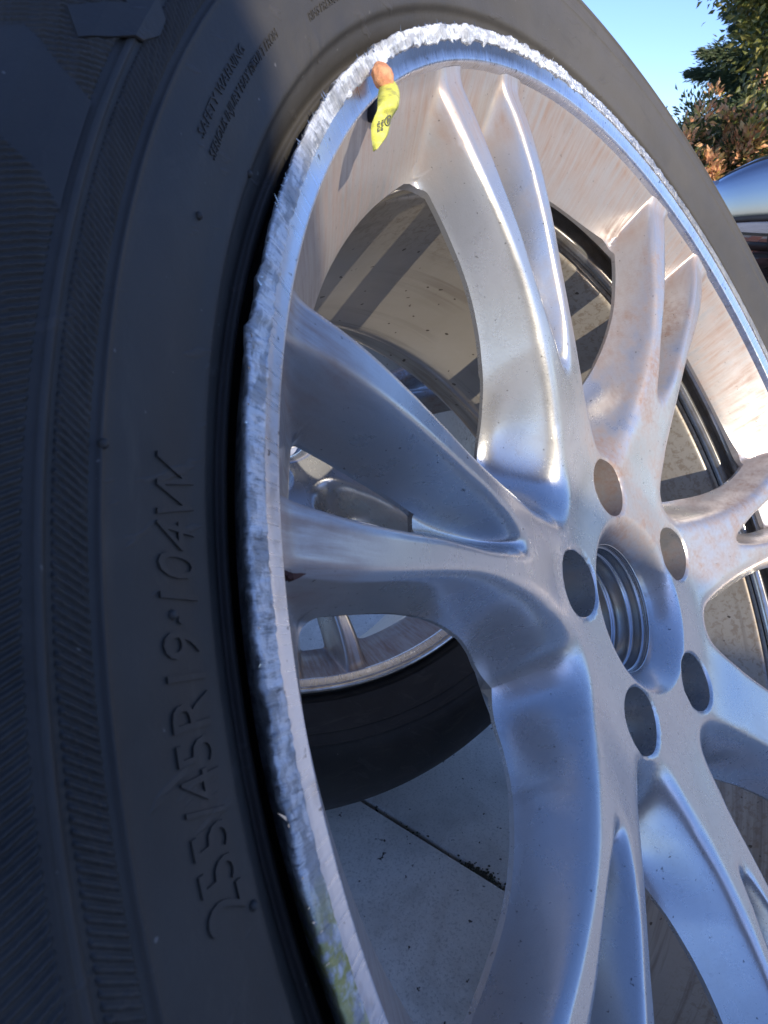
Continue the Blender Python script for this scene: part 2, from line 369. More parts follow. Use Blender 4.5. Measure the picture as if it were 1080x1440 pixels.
aE_ = ctab([.1040, .1060, .1068, .1080, .1100, .1130, .1180, .131, .147, .163, .178, .194, .209, .222, .26], [HD, 25.6, 24.6, 23.6, 22.2, 20.4, 18.1, 14.8, 12.25, 10.8, 10.2, 10.05, 10.15, 10.2, 10.2])
yE = ctab([.060, .0762, .085, .092, .099, .106, .111, .116, .131, .147, .163, .178, .194, .209, .222, .245], [.043, .0432, .0545, .0625, .0685, .0712, .0695, .0655, .0552, .0477, .0423, .0386, .0362, .0345, .0340, .034])
R_IN, R_OUT, S_IN, S_OUT = .106, .2225, .1685, .2215
def aE(r):
    w = np.radians(aE_(r))*r
    rc = .0085; d = np.clip(r-(R_OUT-rc), 0, rc); w = w + (rc-np.sqrt(np.maximum(rc**2-d**2, 0)))*(r <= R_OUT+1e-6) + rc*np.clip(1-(r-R_OUT)/.004, 0, 1)*(r > R_OUT+1e-6)
    return np.clip(w/np.maximum(r, 1e-6), 0, rad(HD-.05))
def wSc(r):
    rc = .003; d = np.clip(r-(S_OUT-rc), 0, rc); return wS(r) - (rc-np.sqrt(np.maximum(rc**2-d**2, 0)))*(r <= S_OUT+1e-6)*.9
def wallY(r):
    return ctab([.200, .210, .2225, .228, .236, .242, .2476, .252], [.105, .068, .0385, .0310, .0215, .0150, .0086, .004])(r)
def smin(a, b, k):
    h = np.clip(.5+.5*(b-a)/k, 0, 1); return b*(1-h)+a*h-k*h*(1-h)
def smax(a, b, k): return -smin(-a, -b, k)
BOLTS = [(.0596*math.cos(rad(72.9-72*i)), .0596*math.sin(rad(72.9-72*i))) for i in range(5)]
RB, RBORE = .0150, .0322

def face_surface(r, u):
    """front surface depth for |u| in 0..HALF"""
    w_ = np.abs(u)*r
    wo = np.radians(np.minimum(aO(r), HD))*r; wi = np.minimum(wI(r), wo-.003); we = np.maximum(np.radians(aE_(r))*r, wo+.0012); ws = np.minimum(wS(r), wi-.0008)
    Yo, Yi, Ye, Ys = yO(r), yI(r), np.maximum(yE(r), yO(r)+.0001), yS(r)
    kk = .0011
    top = Yi + (w_-wi)/(wo-wi)*(Yo-Yi)
    tt = (w_-wo)/(we-wo); tc = np.clip(tt, 0, 1); fd = np.clip((.138-r)/.030, 0, 1)
    outer = Yo + (Ye-Yo)*np.where(tt > 0, tt*(1-fd)+fd*(tc*(2-tc)), tt*(1+fd))
    outer = smin(outer, Ye+.0015+(w_-we)*.25, .003)
    inner = Yi + (wi-w_)*np.maximum(Ys-Yi, 0)/np.maximum(wi-ws, .001)
    inner = np.where(wi < .0012, top-1, inner)
    arm = smax(top, outer, np.minimum(.0055+.003*np.clip((.13-r)/.03, 0, 1), (Ye-Yo)*.9+.0001))
    inner = smin(inner, Ys+.0*w_, .003)
    f = np.clip((r-.112)/.02, 0, 1)
    arm = np.where(wi < .0012, arm, smax(arm, inner, .0022*f+.0005))
    Y = arm
    Y = np.where(r > .196, smin(Y, wallY(r), .0075), Y)
    return Y
GR = np.linspace(.028, .252, 560); GU = np.linspace(0, HALF, 110)
def cast_grid():
    R_, U_ = np.meshgrid(GR, GU, indexing='ij'); Y = face_surface(R_, U_); dr = GR[1]-GR[0]; du = (GU[1]-GU[0])*R_
    kap = .2*np.minimum(dr, du)**2; sig = .00055+.0034*np.clip((.148-R_)/.045, 0, 1); sig = sig+.0045*np.clip((U_/HALF-.45)/.4, 0, 1)*np.clip((.132-R_)/.035, 0, 1)*np.clip((R_-.070)/.010, 0, 1); done = np.zeros_like(Y); tot = sig**2/2
    for it in range(2600):
        k = np.clip(tot-done, 0, kap)
        if k.max() <= 0: break
        a = np.pad(Y, 1, mode='edge'); a[:, 0] = a[:, 2]; a[:, -1] = a[:, -3]
        lap = (a[2:, 1:-1]+a[:-2, 1:-1]-2*Y)/dr**2+(a[1:-1, 2:]+a[1:-1, :-2]-2*Y)/du**2
        Y = Y+k*lap; done += k
    return Y
GY = cast_grid()
def cast_surface(r, u):
    u = np.clip(np.abs(u), 0, HALF-1e-9); x = (r-GR[0])/(GR[1]-GR[0]); y = u/(GU[1]-GU[0]); i = np.clip(x.astype(int), 0, len(GR)-2); j = np.clip(y.astype(int), 0, len(GU)-2); a = x-i; b = y-j
    Y = (GY[i, j]*(1-a)+GY[i+1, j]*a)*(1-b)+(GY[i, j+1]*(1-a)+GY[i+1, j+1]*a)*b
    return Y + .0132*np.clip((.0446-r)/.0124, 0, 1)**1.5
def build_face():
    rr = np.concatenate([np.linspace(RBORE, .076, 96, endpoint=False), np.linspace(.076, .106, 36, endpoint=False), np.linspace(.106, .1685, 44, endpoint=False),
                         np.linspace(.1685, .213, 34, endpoint=False), np.linspace(.213, .2215, 12, endpoint=False), [.2215], np.linspace(.2225, .2477, 30)])
    nA, nB, nC, nD, nE_ = 7, 12, 8, 14, 12
    m = len(rr)
    R_ = rr[:, None]
    uS = (wSc(rr)/rr); uI = np.maximum(wI(rr)/rr, uS+.0004); uO = np.minimum(np.radians(aO(rr)), rad(HD-.1)); uE = np.maximum(aE(rr), uO+.0006)
    uO = np.maximum(uO, uI+.001); uE = np.minimum(np.maximum(uE, uO+.0004), HALF-.0004)
    uO = np.minimum(uO, uE-.0004)
    # where the valley has closed spread the columns evenly
    c = [np.zeros(m)]
    even = lambda a, b, n, last=False: [a+(b-a)*k/n for k in range(1, n+1)]
    mergeS = np.clip((rr-.128)/.03, 0, 1)
    uS = uS*mergeS + (uO*.2)*(1-mergeS); uI = uI*mergeS+(uO*.5)*(1-mergeS)
    c += even(0*uS, uS, nA)+even(uS, uI, nB)+even(uI, uO, nC)+even(uO, uE, nD)+even(uE, HALF+0*uE, nE_)
    U = np.stack(c, 1)                                   # m x ncol
    nc = U.shape[1]; iS, iE = nA, nA+nB+nC+nD
    full = np.concatenate([-U[:, :0:-1], U[:, :-1]], 1)  # -HALF .. HALF exclusive of the last
    nf = full.shape[1]
    rf = np.repeat(rr[:, None], nf, 1)
    Yf = cast_surface(rf, full)
    # back sheet
    Eline = np.interp(rr, [.03, .077, .105, .12], [.078, .078, .073, .070]); Eline = np.where(rr > .106, 0.040, Eline); Eline = np.where(rr > .12, .040+(yE(rr)+.0018-.040)*np.clip((rr-.12)/.02, 0, 1), Eline); Eline = np.where(rr > .214, np.interp(rr, [.214, .2225, .2477], [.0365, .0405, .0405]), Eline)
    Yb = np.maximum(Yf+.0018, Eline[:, None])
    TH = (PH + np.arange(NS)*STEP)
    th = (TH[None, :, None] + full[:, None, :]).reshape(m, NS*nf)
    N = NS*nf
    r = np.repeat(rr[:, None], N, 1); Y1 = np.tile(Yf, (1, NS)); Y2 = np.tile(Yb, (1, NS))
    X = r*np.cos(th); Z = r*np.sin(th)
    # bolt holes: snap grid points to the circles, chamfer
    inside = np.zeros_like(X, bool); hole = np.zeros_like(X, bool)
    for bx, bz in BOLTS:
        dx, dz = X-bx, Z-bz; d = np.hypot(dx, dz)+1e-9
        near = (d < RB+.0004)
        cell = .0009
        nq = near[:-1] & near[1:]; nq = nq & np.roll(nq, -1, 1)            # faces lying wholly in the hole
        kf = ~nq; used = np.zeros_like(near)
        used[:-1] |= kf; used[1:] |= kf; u2 = np.roll(kf, 1, 1); used[:-1] |= u2; used[1:] |= u2
        push = near & used
        X = np.where(push, bx+dx/d*RB, X); Z = np.where(push, bz+dz/d*RB, Z)
        inside |= d <= RB-cell; hole |= near
        d2 = np.hypot(X-bx, Z-bz); Y1 = Y1 + np.clip(RB+.0012-d2, 0, .0012)*.8
    Y1 = Y1 + np.clip(RBORE+.0014-r, 0, .0014)*.7
    # faces
    i = np.arange(m-1)[:, None]; j = np.arange(N)[None]; j2 = (j+1) % N
    q = np.stack([i*N+j, (i+1)*N+j, (i+1)*N+j2, i*N+j2], -1)            # (m-1, N, 4)
    keep = np.ones((m-1, N), bool)
    h_ = hole.ravel()[q].all(-1); keep &= ~h_
    jj = (np.arange(N) % nf); mid = nc-1                  # index of u = 0 column
    ua = np.abs(jj - mid); ub = np.abs(jj+1 - mid)
    colmax = np.maximum(ua, ub); colmin = np.minimum(ua, ub)
    colmax = np.where(jj == nf-1, nc-1, colmax); colmin = np.where(jj == nf-1, nc-2, colmin)
    rm0, rm1 = rr[:-1], rr[1:]
    big = (rm0[:, None] >= R_IN-1e-6) & (rm1[:, None] <= R_OUT+1e-6) & (colmin[None] >= iE)
    small = (rm0[:, None] >= S_IN-1e-6) & (rm1[:, None] <= S_OUT+1e-6) & (colmax[None] <= iS)
    keep &= ~(big | small)
    nV = m*N
    V = np.concatenate([np.stack([X, Y1, Z], -1).reshape(-1, 3), np.stack([X, Y2, Z], -1).reshape(-1, 3)])
    Ff = q[keep]; part = np.zeros((m-1, N), int)
    # parts: 0 hub, 1 outer dish, 2.. spokes (two per pair)
    pair = np.arange(N)//nf; side = (jj >= mid).astype(int)
    part[:] = (2 + pair*2 + side)[None]
    part[rm0 < .0755] = 0; part[rm0 >= R_OUT-1e-6] = 1
    Pf = part[keep]
    # skirt along boundary edges
    ed = np.concatenate([Ff[:, [k, (k+1) % 4]] for k in range(4)]); pe = np.tile(Pf, 4)
    key = np.sort(ed, 1); kid = key[:, 0].astype(np.int64)*nV+key[:, 1]
    _, inv, cnt = np.unique(kid, return_inverse=True, return_counts=True)
    bd = cnt[inv] == 1
    be = ed[bd]; bp = pe[bd]
    sk = np.stack([be[:, 1], be[:, 0], be[:, 0]+nV, be[:, 1]+nV], -1)
    Fb = Ff[:, ::-1]+nV
    # vertex normals from the front sheet alone (so that opening edges stay crisp)
    def vnorm(F, n):
        a, b_, c_, d_ = (V[F[:, k]] for k in range(4)); fn = np.cross(c_-a, d_-b_)
        vn = np.zeros((n, 3)); 
        for k in range(4): np.add.at(vn, F[:, k], fn)
        return vn/(np.linalg.norm(vn, axis=1, keepdims=True)+1e-12)
    nfront = vnorm(Ff, 2*nV); nback = vnorm(Fb, 2*nV); nsk = vnorm(sk, 2*nV)
    flip = nfront[:nV][keep_any(Ff, nV)][:, 1].mean() > 0
    res = []
    for p in range(2+2*NS):
        sets = [(Ff[Pf == p], nfront), (Fb[Pf == p], nback), (sk[bp == p], nsk)]
        Vs = []; Ns = []; Fs = []; off = 0
        for F, nn in sets:
            if not len(F): continue
            ids, inv = np.unique(F, return_inverse=True); F2 = inv.reshape(F.shape)
            if flip: F2 = F2[:, ::-1]; n2 = -nn[ids]
            else: n2 = nn[ids]
            Vs.append(V[ids]); Ns.append(n2); Fs.append(F2+off); off += len(ids)
        res.append(mesh_np('face_part', np.concatenate(Vs), [np.concatenate(Fs)], True, np.concatenate(Ns)))
    return res
def keep_any(F, n):
    k = np.zeros(n, bool); k[np.unique(F)] = True; return k

face_parts = build_face()
def fnoise(th, f, seed):
    """periodic noise on the angle, vectorised value noise"""
    rng = np.random.default_rng(seed); tb = rng.uniform(-1, 1, f); x = (th/(2*np.pi) % 1)*f; i = np.floor(x).astype(int); t = x-i; t = t*t*(3-2*t)
    return tb[i % f]*(1-t)+tb[(i+1) % f]*t

def lip_meshes():
    # smooth flat band inside the scraped edge
    P = smooth_prof([(.2474, .0120), (.2477, .0084), (.2479, .0056), (.2484, .0044), (.2500, .0037), (.2518, .0030), (.2535, .0022), (.2543, .0018)], 4)
    flat = lathe('flat_band', P, 720)
    # scraped, torn outer edge of the flange
    nr, na = 26, 7200
    s = np.linspace(0, 1, nr)
    base = smooth_prof([(.2540, .0040), (.2542, .0014), (.2545, .0010), (.2560, .0006), (.2575, .0003), (.2589, .0001), (.2593, .0006), (.2590, .0018), (.2574, .0048), (.2550, .0090), (.2525, .0150)], 3)
    def disp(r, T, Y):
        k = np.arange(r.shape[0])[:, None]/(r.shape[0]-1); mid = np.clip(np.sin(k*np.pi)*1.4, 0, 1)
        sh = k*.012
        sg = np.where(fnoise(T, 60, 31) > 0, 1, -1); str_ = fnoise(T+sg*sh, 1700, 1)*.00036+fnoise(T-sh*1.3, 1100, 2)*.00036+fnoise(T+sh*.5, 620, 3)*.0003
        ch = fnoise(T+k*.004, 460, 41); lump = fnoise(T, 210, 4)*.0003+fnoise(T, 70, 5)*.0003-np.abs(ch)**.5*np.sign(ch)*.00045
        outer = np.clip((k-.45)*3, 0, 1)*np.clip((.9-k)*5, 0, 1)
        rag = (np.abs(fnoise(T, 800, 6))*.5+fnoise(T, 330, 7)*.8+np.abs(fnoise(T, 1700, 8))*.3)*.0012+fnoise(T, 34, 9)*.0004
        # the damage fades out on the far right of the rim
        a = (T % (2*np.pi)); dmg = .12+.88*np.clip(np.minimum((a-rad(35))/rad(35), (rad(330)-a)/rad(30)), 0, 1)
        pat = .35+.65*np.clip(.55+fnoise(T, 46, 51)*1.3+fnoise(T, 17, 52)*.8, 0, 1); dmg = dmg*pat
        inner = np.clip((.30-k)*6, 0, 1)
        chew = np.maximum(fnoise(T, 500, 11), 0)*.0011*inner*np.clip(1-np.abs(a-rad(95))/rad(32), 0, 1)*1.6
        r2 = r + (rag*outer + .0003*fnoise(T, 1500, 12)*inner)*dmg - chew
        Y2 = Y + (str_*mid + lump*mid)*dmg + chew*.8
        return r2, Y2
    scuff = lathe('scraped_edge', base, na, disp=disp)
    return flat, scuff
flat_me, scuff_me = lip_meshes()

barrel_prof = smooth_prof([(.2490, .0140), (.2440, .0200), (.2400, .0300), (.2385, .0440), (.2370, .0485), (.2320, .0495), (.2275, .0497), (.2245, .0500), (.2232, .0515), (.2228, .0540), (.2236, .0568)], 4)
barrel_prof2 = smooth_prof([(.2262, .0584), (.2264, .0606), (.2240, .0622), (.2234, .0680), (.2228, .1000), (.2215, .1500), (.2205, .1900), (.2215, .2000), (.2250, .2060), (.2300, .2110), (.2345, .2150),
              (.2360, .2200), (.2365, .2300), (.2400, .2340), (.2480, .2365), (.2530, .2385), (.2560, .2360), (.2540, .2310), (.2440, .2270), (.2420, .2200), (.2400, .2120), (.2290, .2000), (.2270, .1900), (.2280, .1000), (.2330, .0700), (.2460, .0560), (.2500, .0300), (.2540, .0160)], 3)
barrel_me = lathe('barrel', np.concatenate([barrel_prof2]), 300)
shelf_me = lathe('shelf_ring', barrel_prof, 300)
gap_me = lathe('groove_ring', [(.2236, .0568), (.2290, .0572), (.2290, .0582), (.2262, .0584)], 200)
bore_me = lathe('bore_ring', smooth_prof([(.0324, .0562), (.0322, .0575), (.0322, .0590), (.0318, .0594), (.0312, .0598), (.0312, .0650), (.0300, .0656), (.0297, .0700), (.0297, .0745), (.0280, .0750), (.0275, .0760), (.0275, .0900), (.0300, .0905), (.0345, .0900), (.0345, .0590), (.0324, .0562)], 3), 160)
tread = [(.3530, .060), (.3536, .062), (.3538, .070), (.347, .0705), (.347, .0795), (.3540, .080), (.3542, .100), (.347, .1005), (.347, .1095), (.3544, .110), (.3544, .125), (.347, .1255), (.347, .1345), (.3542, .135), (.3540, .155), (.347, .1555), (.347, .1645), (.3538, .165), (.3535, .175)]
TPs = [tuple(p) for p in smooth_prof(TP, 3)]
tyre_prof = TPs + tread + [(r, 2*TYC-y) for r, y in TPs[::-1]]
def tyre_disp(r, T, Y):
    # a torn, swollen place on the sidewall above the valve
    g = np.exp(-((np.mod(T, 2*np.pi)-rad(121.3))/rad(1.9))**2-((r-.2705)/.0045)**2)*(Y < .03)
    n = fnoise(T, 420, 21)*.6+fnoise(T+r*3, 900, 22)*.6
    return r, Y - g*(.0006+.0011*n)
tyre_me = lathe('tyre', tyre_prof, 1400, disp=tyre_disp)

SMOOTH = [[(.3350, 139.0), (.3151, 136.3), (.3069, 137.8), (.3012, 138.5), (.3012, 142.2), (.3018, 143.2), (.3061, 142.1), (.3133, 141.1), (.3400, 139.9)],
          [(.3075, 136.1), (.2985, 134.2), (.2964, 133.2), (.2968, 132.2), (.3000, 131.8), (.3180, 130.7), (.3185, 132.0), (.3035, 133.1), (.3110, 134.9)]]
def in_poly(R_, T_, poly):
    ins = np.zeros(R_.shape, bool); p = [(r, rad(t)) for r, t in poly]
    for (r1, t1), (r2, t2) in zip(p, p[1:]+p[:1]):
        c = (t1 > T_) != (t2 > T_); x = (r2-r1)*(T_-t1)/(t2-t1+1e-12)+r1; ins ^= c & (R_ < x)
    return ins
def serrated(name, r0, r1, t0, t1, N, K, amp, step):
    rr = np.arange(r0, r1, step); tt = np.radians(np.arange(t0, t1, np.degrees(step/((r0+r1)/2)))); R_, T_ = np.meshgrid(rr, tt, indexing='ij')
    ph = (N*T_+K*R_)/(2*np.pi) % 1; tri = np.abs(2*ph-1)
    edge = np.clip(np.minimum(R_-r0, r1-R_)/.0006, 0, 1)*np.clip(np.minimum(T_-tt[0], tt[-1]-T_)/.002, 0, 1)
    low = fnoise(T_*3+R_*40, 300, 41)*.25+.85
    Y = tyreY(R_)-.00002+.0003*(1-edge)-amp*np.clip(tri*1.4-.2, 0, 1)*edge*low
    sm = in_poly(R_, T_, SMOOTH[0]) | in_poly(R_, T_, SMOOTH[1]); Y = np.where(sm, tyreY(R_)-.0005, Y)
    n, m = R_.shape; i, j = np.meshgrid(np.arange(n-1), np.arange(m-1), indexing='ij')
    q = np.stack([i*m+j, i*m+j+1, (i+1)*m+j+1, (i+1)*m+j], -1).reshape(-1, 4)
    return mesh_np(name, np.stack([R_*np.cos(T_), Y, R_*np.sin(T_)], -1).reshape(-1, 3), [q])
ser1 = serrated('serrated_band', .2926, .2986, 118, 176, 1250, 2600, .0008, .00024)
ser2 = serrated('serrated_field', .3020, .3440, 122, 174, 1250, -2200, .0008, .00026)
# ---- raised lettering and plaques on the sidewall
def warp(me, r0, th0, h0):
    co = np.empty(len(me.vertices)*3, np.float32); me.vertices.foreach_get('co', co); co = co.reshape(-1, 3)
    r = r0+co[:, 1]; th = th0-co[:, 0]/r0; Y = tyreY(r)-h0-co[:, 2]
    me.vertices.foreach_set('co', np.stack([r*np.cos(th), Y, r*np.sin(th)], 1).ravel()); me.update()
def cut_grid(bm, stp):
    for ax in (0, 1):
        lo = min(v.co[ax] for v in bm.verts); hi = max(v.co[ax] for v in bm.verts); x = math.ceil(lo/stp)*stp
        while x < hi:
            co = [0, 0, 0]; co[ax] = x; no = [0, 0, 0]; no[ax] = 1
            bmesh.ops.bisect_plane(bm, geom=bm.verts[:]+bm.edges[:]+bm.faces[:], plane_co=co, plane_no=no, dist=1e-6); x += stp
def text_mesh(txt, width, cap, ext, bev=0, stp=.004, fill=True):
    cu = bpy.data.curves.new('t', 'FONT'); cu.body = txt; cu.size = 1; cu.extrude = 0; cu.resolution_u = 3
    if not fill: cu.fill_mode = 'NONE' if hasattr(cu, 'fill_mode') else cu.fill_mode
    o = bpy.data.objects.new('t', cu); COL.objects.link(o); bpy.context.view_layer.update()
    me = bpy.data.meshes.new_from_object(o.evaluated_get(bpy.context.evaluated_depsgraph_get())); bpy.data.objects.remove(o)
    bm = bmesh.new(); bm.from_mesh(me)
    xs = [v.co.x for v in bm.verts]; ys = [v.co.y for v in bm.verts]; x0, x1, y1 = min(xs), max(xs), .70
    for v in bm.verts: v.co.x = (v.co.x-x0)/(x1-x0)*width; v.co.y = v.co.y/y1*cap
    cut_grid(bm, stp)
    bmesh.ops.remove_doubles(bm, verts=bm.verts, dist=1e-6)
    g = bmesh.ops.extrude_face_region(bm, geom=bm.faces[:]); tv = [e for e in g['geom'] if isinstance(e, bmesh.types.BMVert)]
    for v in tv: v.co.z += ext
    return bm_mesh('lettering', bm)
def poly_mesh(pts, ext, stp=.003):
    bm = bmesh.new(); f = bm.faces.new([bm.verts.new((x, y, 0)) for x, y in pts])
    cut_grid(bm, stp)
    g = bmesh.ops.extrude_face_region(bm, geom=bm.faces[:]); tv = [e for e in g['geom'] if isinstance(e, bmesh.types.BMVert)]
    for v in tv: v.co.z += ext
    bmesh.ops.recalc_face_normals(bm, faces=bm.faces)
    return bm_mesh('plaque', bm)
def outline_text(txt, width, cap, rad_, stp=None):
    """lettering as fine raised ridges that follow the outline of every character"""
    cu = bpy.data.curves.new('t', 'FONT'); cu.body = txt; cu.size = 1; cu.resolution_u = 4
    o = bpy.data.objects.new('t', cu); COL.objects.link(o); bpy.context.view_layer.update()
    me = bpy.data.meshes.new_from_object(o.evaluated_get(bpy.context.evaluated_depsgraph_get())); bpy.data.objects.remove(o)
    bm = bmesh.new(); bm.from_mesh(me); bmesh.ops.remove_doubles(bm, verts=bm.verts, dist=1e-4)
    xs = [v.co.x for v in bm.verts]; x0, x1 = min(xs), max(xs)
    E = [((e.verts[0].co.copy()), (e.verts[1].co.copy())) for e in bm.edges if e.is_boundary]; bm.free()
    ob = bmesh.new(); k = 5
    for a, c in E:
        a = Vector(((a.x-x0)/(x1-x0)*width, a.y/.70*cap, 0)); c = Vector(((c.x-x0)/(x1-x0)*width, c.y/.70*cap, 0)); d = c-a
        if d.length < 1e-6: continue
        d.normalize(); a = a-d*rad_*.5; c = c+d*rad_*.5; n = Vector((-d.y, d.x, 0))
        seg = max(1, int((c-a).length/.002)); rows = []
        for s in range(seg+1):
            p = a+(c-a)*s/seg
            rows.append([ob.verts.new(p+n*rad_*math.cos(math.pi*q/(k-1))+Vector((0, 0, rad_*.9*math.sin(math.pi*q/(k-1))-.00008))) for q in range(k)])
        for s in range(seg):
            for q in range(k-1): ob.faces.new([rows[s][q], rows[s][q+1], rows[s+1][q+1], rows[s+1][q]])
    return bm_mesh('lettering', ob, True)
def flat_from(pts, r0, th0):
    return [((rad(th0)-rad(t))*r0, r-r0) for r, t in pts]

DZ = 4.0
def wheel_children(t, damaged=True, lettering=True):
    kids = []
    def add(n, me, mat, p=t):
        o = link(n, me, mat, p)
        kids.append(o); return o
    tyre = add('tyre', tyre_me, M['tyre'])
    add('barrel', barrel_me, M['barrel']); sh = add('shelf_ring', shelf_me, M['shelf']); add('groove', gap_me, M['rubber'], sh)
    add('hub', face_parts[0], M['paint']); hb = kids[-1]; add('centre_bore', bore_me, M['bare'], hb)
    add('dish', face_parts[1], M['paint'])
    for p in face_parts[2:]: add('spoke', p, M['paint'])
    add('flat_band', flat_me, M['lip']); e = add('scraped_edge', scuff_me, M['scuff'])
    if damaged: e['label'] = 'torn and scraped silver flange edge with ragged metal burrs'
    return tyre, kids
# near wheel: the Empty stands where the tyre touches the ground
def wheel_empty(label, cx, cy, lean, yaw, zc):
    """cx, cy, zc: world position of the lip-plane centre"""
    t = empty('alloy_wheel', (cx, cy, 0), (lean, 0, yaw)); tag(t, label, 'wheel', 'alloy wheels with tyres'); return t
def place(t, kids, lip_world):
    R = t.rotation_euler.to_matrix(); off = R.transposed() @ (Vector(lip_world)-t.location)
    for k in kids:
        if k.parent is t: k.location = off
W1 = wheel_empty('large silver twin-spoke alloy wheel with a kerb-scraped rim edge and black tyre, filling the foreground', 0, .03, LEAN, 0, HZ)
tyre1, kids1 = wheel_children(W1)

def on_tyre(name, me, r0, th0, h, label=None, mat=None):
    warp(me, r0, rad(th0), h); o = link(name, me, mat or M['tyre'], tyre1)
    if label: o['label'] = label
    return o
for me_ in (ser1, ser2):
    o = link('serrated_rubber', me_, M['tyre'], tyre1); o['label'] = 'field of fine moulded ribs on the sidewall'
# tyre size text: reads clockwise, feet towards the rim
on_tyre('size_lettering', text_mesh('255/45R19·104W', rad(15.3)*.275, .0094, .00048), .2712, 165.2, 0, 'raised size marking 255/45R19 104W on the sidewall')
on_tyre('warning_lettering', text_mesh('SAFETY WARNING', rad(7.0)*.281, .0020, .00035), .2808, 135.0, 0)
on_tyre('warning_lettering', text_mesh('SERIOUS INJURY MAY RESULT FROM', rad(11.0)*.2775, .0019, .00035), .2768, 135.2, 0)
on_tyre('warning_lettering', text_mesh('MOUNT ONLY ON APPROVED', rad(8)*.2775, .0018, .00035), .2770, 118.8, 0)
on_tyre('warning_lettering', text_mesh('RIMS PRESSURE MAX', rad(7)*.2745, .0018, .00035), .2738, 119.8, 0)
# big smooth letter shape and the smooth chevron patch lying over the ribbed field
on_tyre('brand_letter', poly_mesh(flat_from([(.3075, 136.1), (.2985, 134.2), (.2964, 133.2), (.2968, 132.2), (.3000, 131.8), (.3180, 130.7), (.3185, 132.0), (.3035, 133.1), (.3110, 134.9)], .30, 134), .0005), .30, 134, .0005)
# small pips left by the mould
pip = bmesh.new(); bmesh.ops.create_icosphere(pip, subdivisions=2, radius=.0009); pip_me = bm_mesh('mould_pip', pip, True); pip_me.materials.append(M['tyre'])
for r_, t_ in ((.2674, 133.1), (.2769, 138.6), (.2909, 150.2), (.2696, 165.4), (.2778, 155.3), (.2780, 128.0)):
    a = rad(t_); link('mould_pip', pip_me, None, tyre1, (r_*math.cos(a), float(tyreY(r_))-.0001, r_*math.sin(a)))
# torn rubber flaps at the damaged place
fl = bmesh.new()
for k in range(3):
    t0 = 119.8+k*1.1+RNG.uniform(-.2, .2); pts = []
    n = 9
    for q in range(n):
        s = q/(n-1); r_ = .2655+.0085*s+.0008*math.sin(k+s*5); th = rad(t0+1.2*math.sin(s*3.1+k)*.5); wd = .0004*(1-abs(2*s-1))+.00015; h = .0002+.0006*math.sin(math.pi*s)*(.4+.6*(k % 2))
        Y = float(tyreY(r_)); pts.append([fl.verts.new((r_*math.cos(th+e*wd/r_), Y-hh, r_*math.sin(th+e*wd/r_))) for e, hh in ((-1, -.0002), (0, h), (1, -.0002))])
    for q in range(n-1):
        for e in range(2): fl.faces.new([pts[q][e], pts[q][e+1], pts[q+1][e+1], pts[q+1][e]])
o = link('torn_rubber', bm_mesh('torn_rubber', fl, True), M['tyre'], tyre1); o['label'] = 'gouged and torn patch of rubber beside the rim'

# burrs of torn metal standing off the scraped edge
bv = []; bf = []
for k in range(150):
    t0 = rad(RNG.choice([RNG.uniform(96, 150), RNG.uniform(118, 176), RNG.uniform(60, 110)])); ln = RNG.exponential(.00045)+.0003; wdt = RNG.uniform(.00015, .0005); lean_ = RNG.normal(0, .6)
    r0 = .2588+RNG.normal(0, .0004); n0 = len(bv)
    for dr, dt, dy in ((0, -wdt, 0), (0, wdt, 0), (ln, lean_*ln, -abs(RNG.normal(0, .4))*ln), (0, 0, .0005)):
        a = t0+dt/r0; bv.append(((r0+dr)*math.cos(a), .0002+dy, (r0+dr)*math.sin(a)))
    bf += [(n0, n0+1, n0+2), (n0, n0+2, n0+3), (n0+1, n0+3, n0+2)]
me = mesh_np('burrs', np.array(bv), [np.array(bf)], False); se = [k for k in kids1 if k.name.startswith('scraped_edge')][0]
o = link('burrs', me, M['shelf'], se); o['kind'] = 'stuff'
# wheel-local point on the wall below the flat band
def local(r, th, Y): return Vector((r*math.cos(rad(th)), Y, r*math.sin(rad(th))))
# valve hole with its rubber seat, to the left of the tag
bm = bmesh.new()
c0 = Vector((-.1225, .0030, .2140)); ax = Vector((.35, -.82, -.30)).normalized()
def disc_ring(bm, c, ax, prof, n=28):
    u = ax.orthogonal().normalized(); v = ax.cross(u); rows = []
    for r_, h in prof: rows.append([bm.verts.new(c+ax*h+(u*math.cos(2*math.pi*q/n)+v*math.sin(2*math.pi*q/n))*r_) for q in range(n)])
    for a, b_ in zip(rows, rows[1:]):
        for q in range(n): bm.faces.new([a[q], a[(q+1) % n], b_[(q+1) % n], b_[q]])
    bm.faces.new(rows[-1]); bm.faces.new(rows[0][::-1])

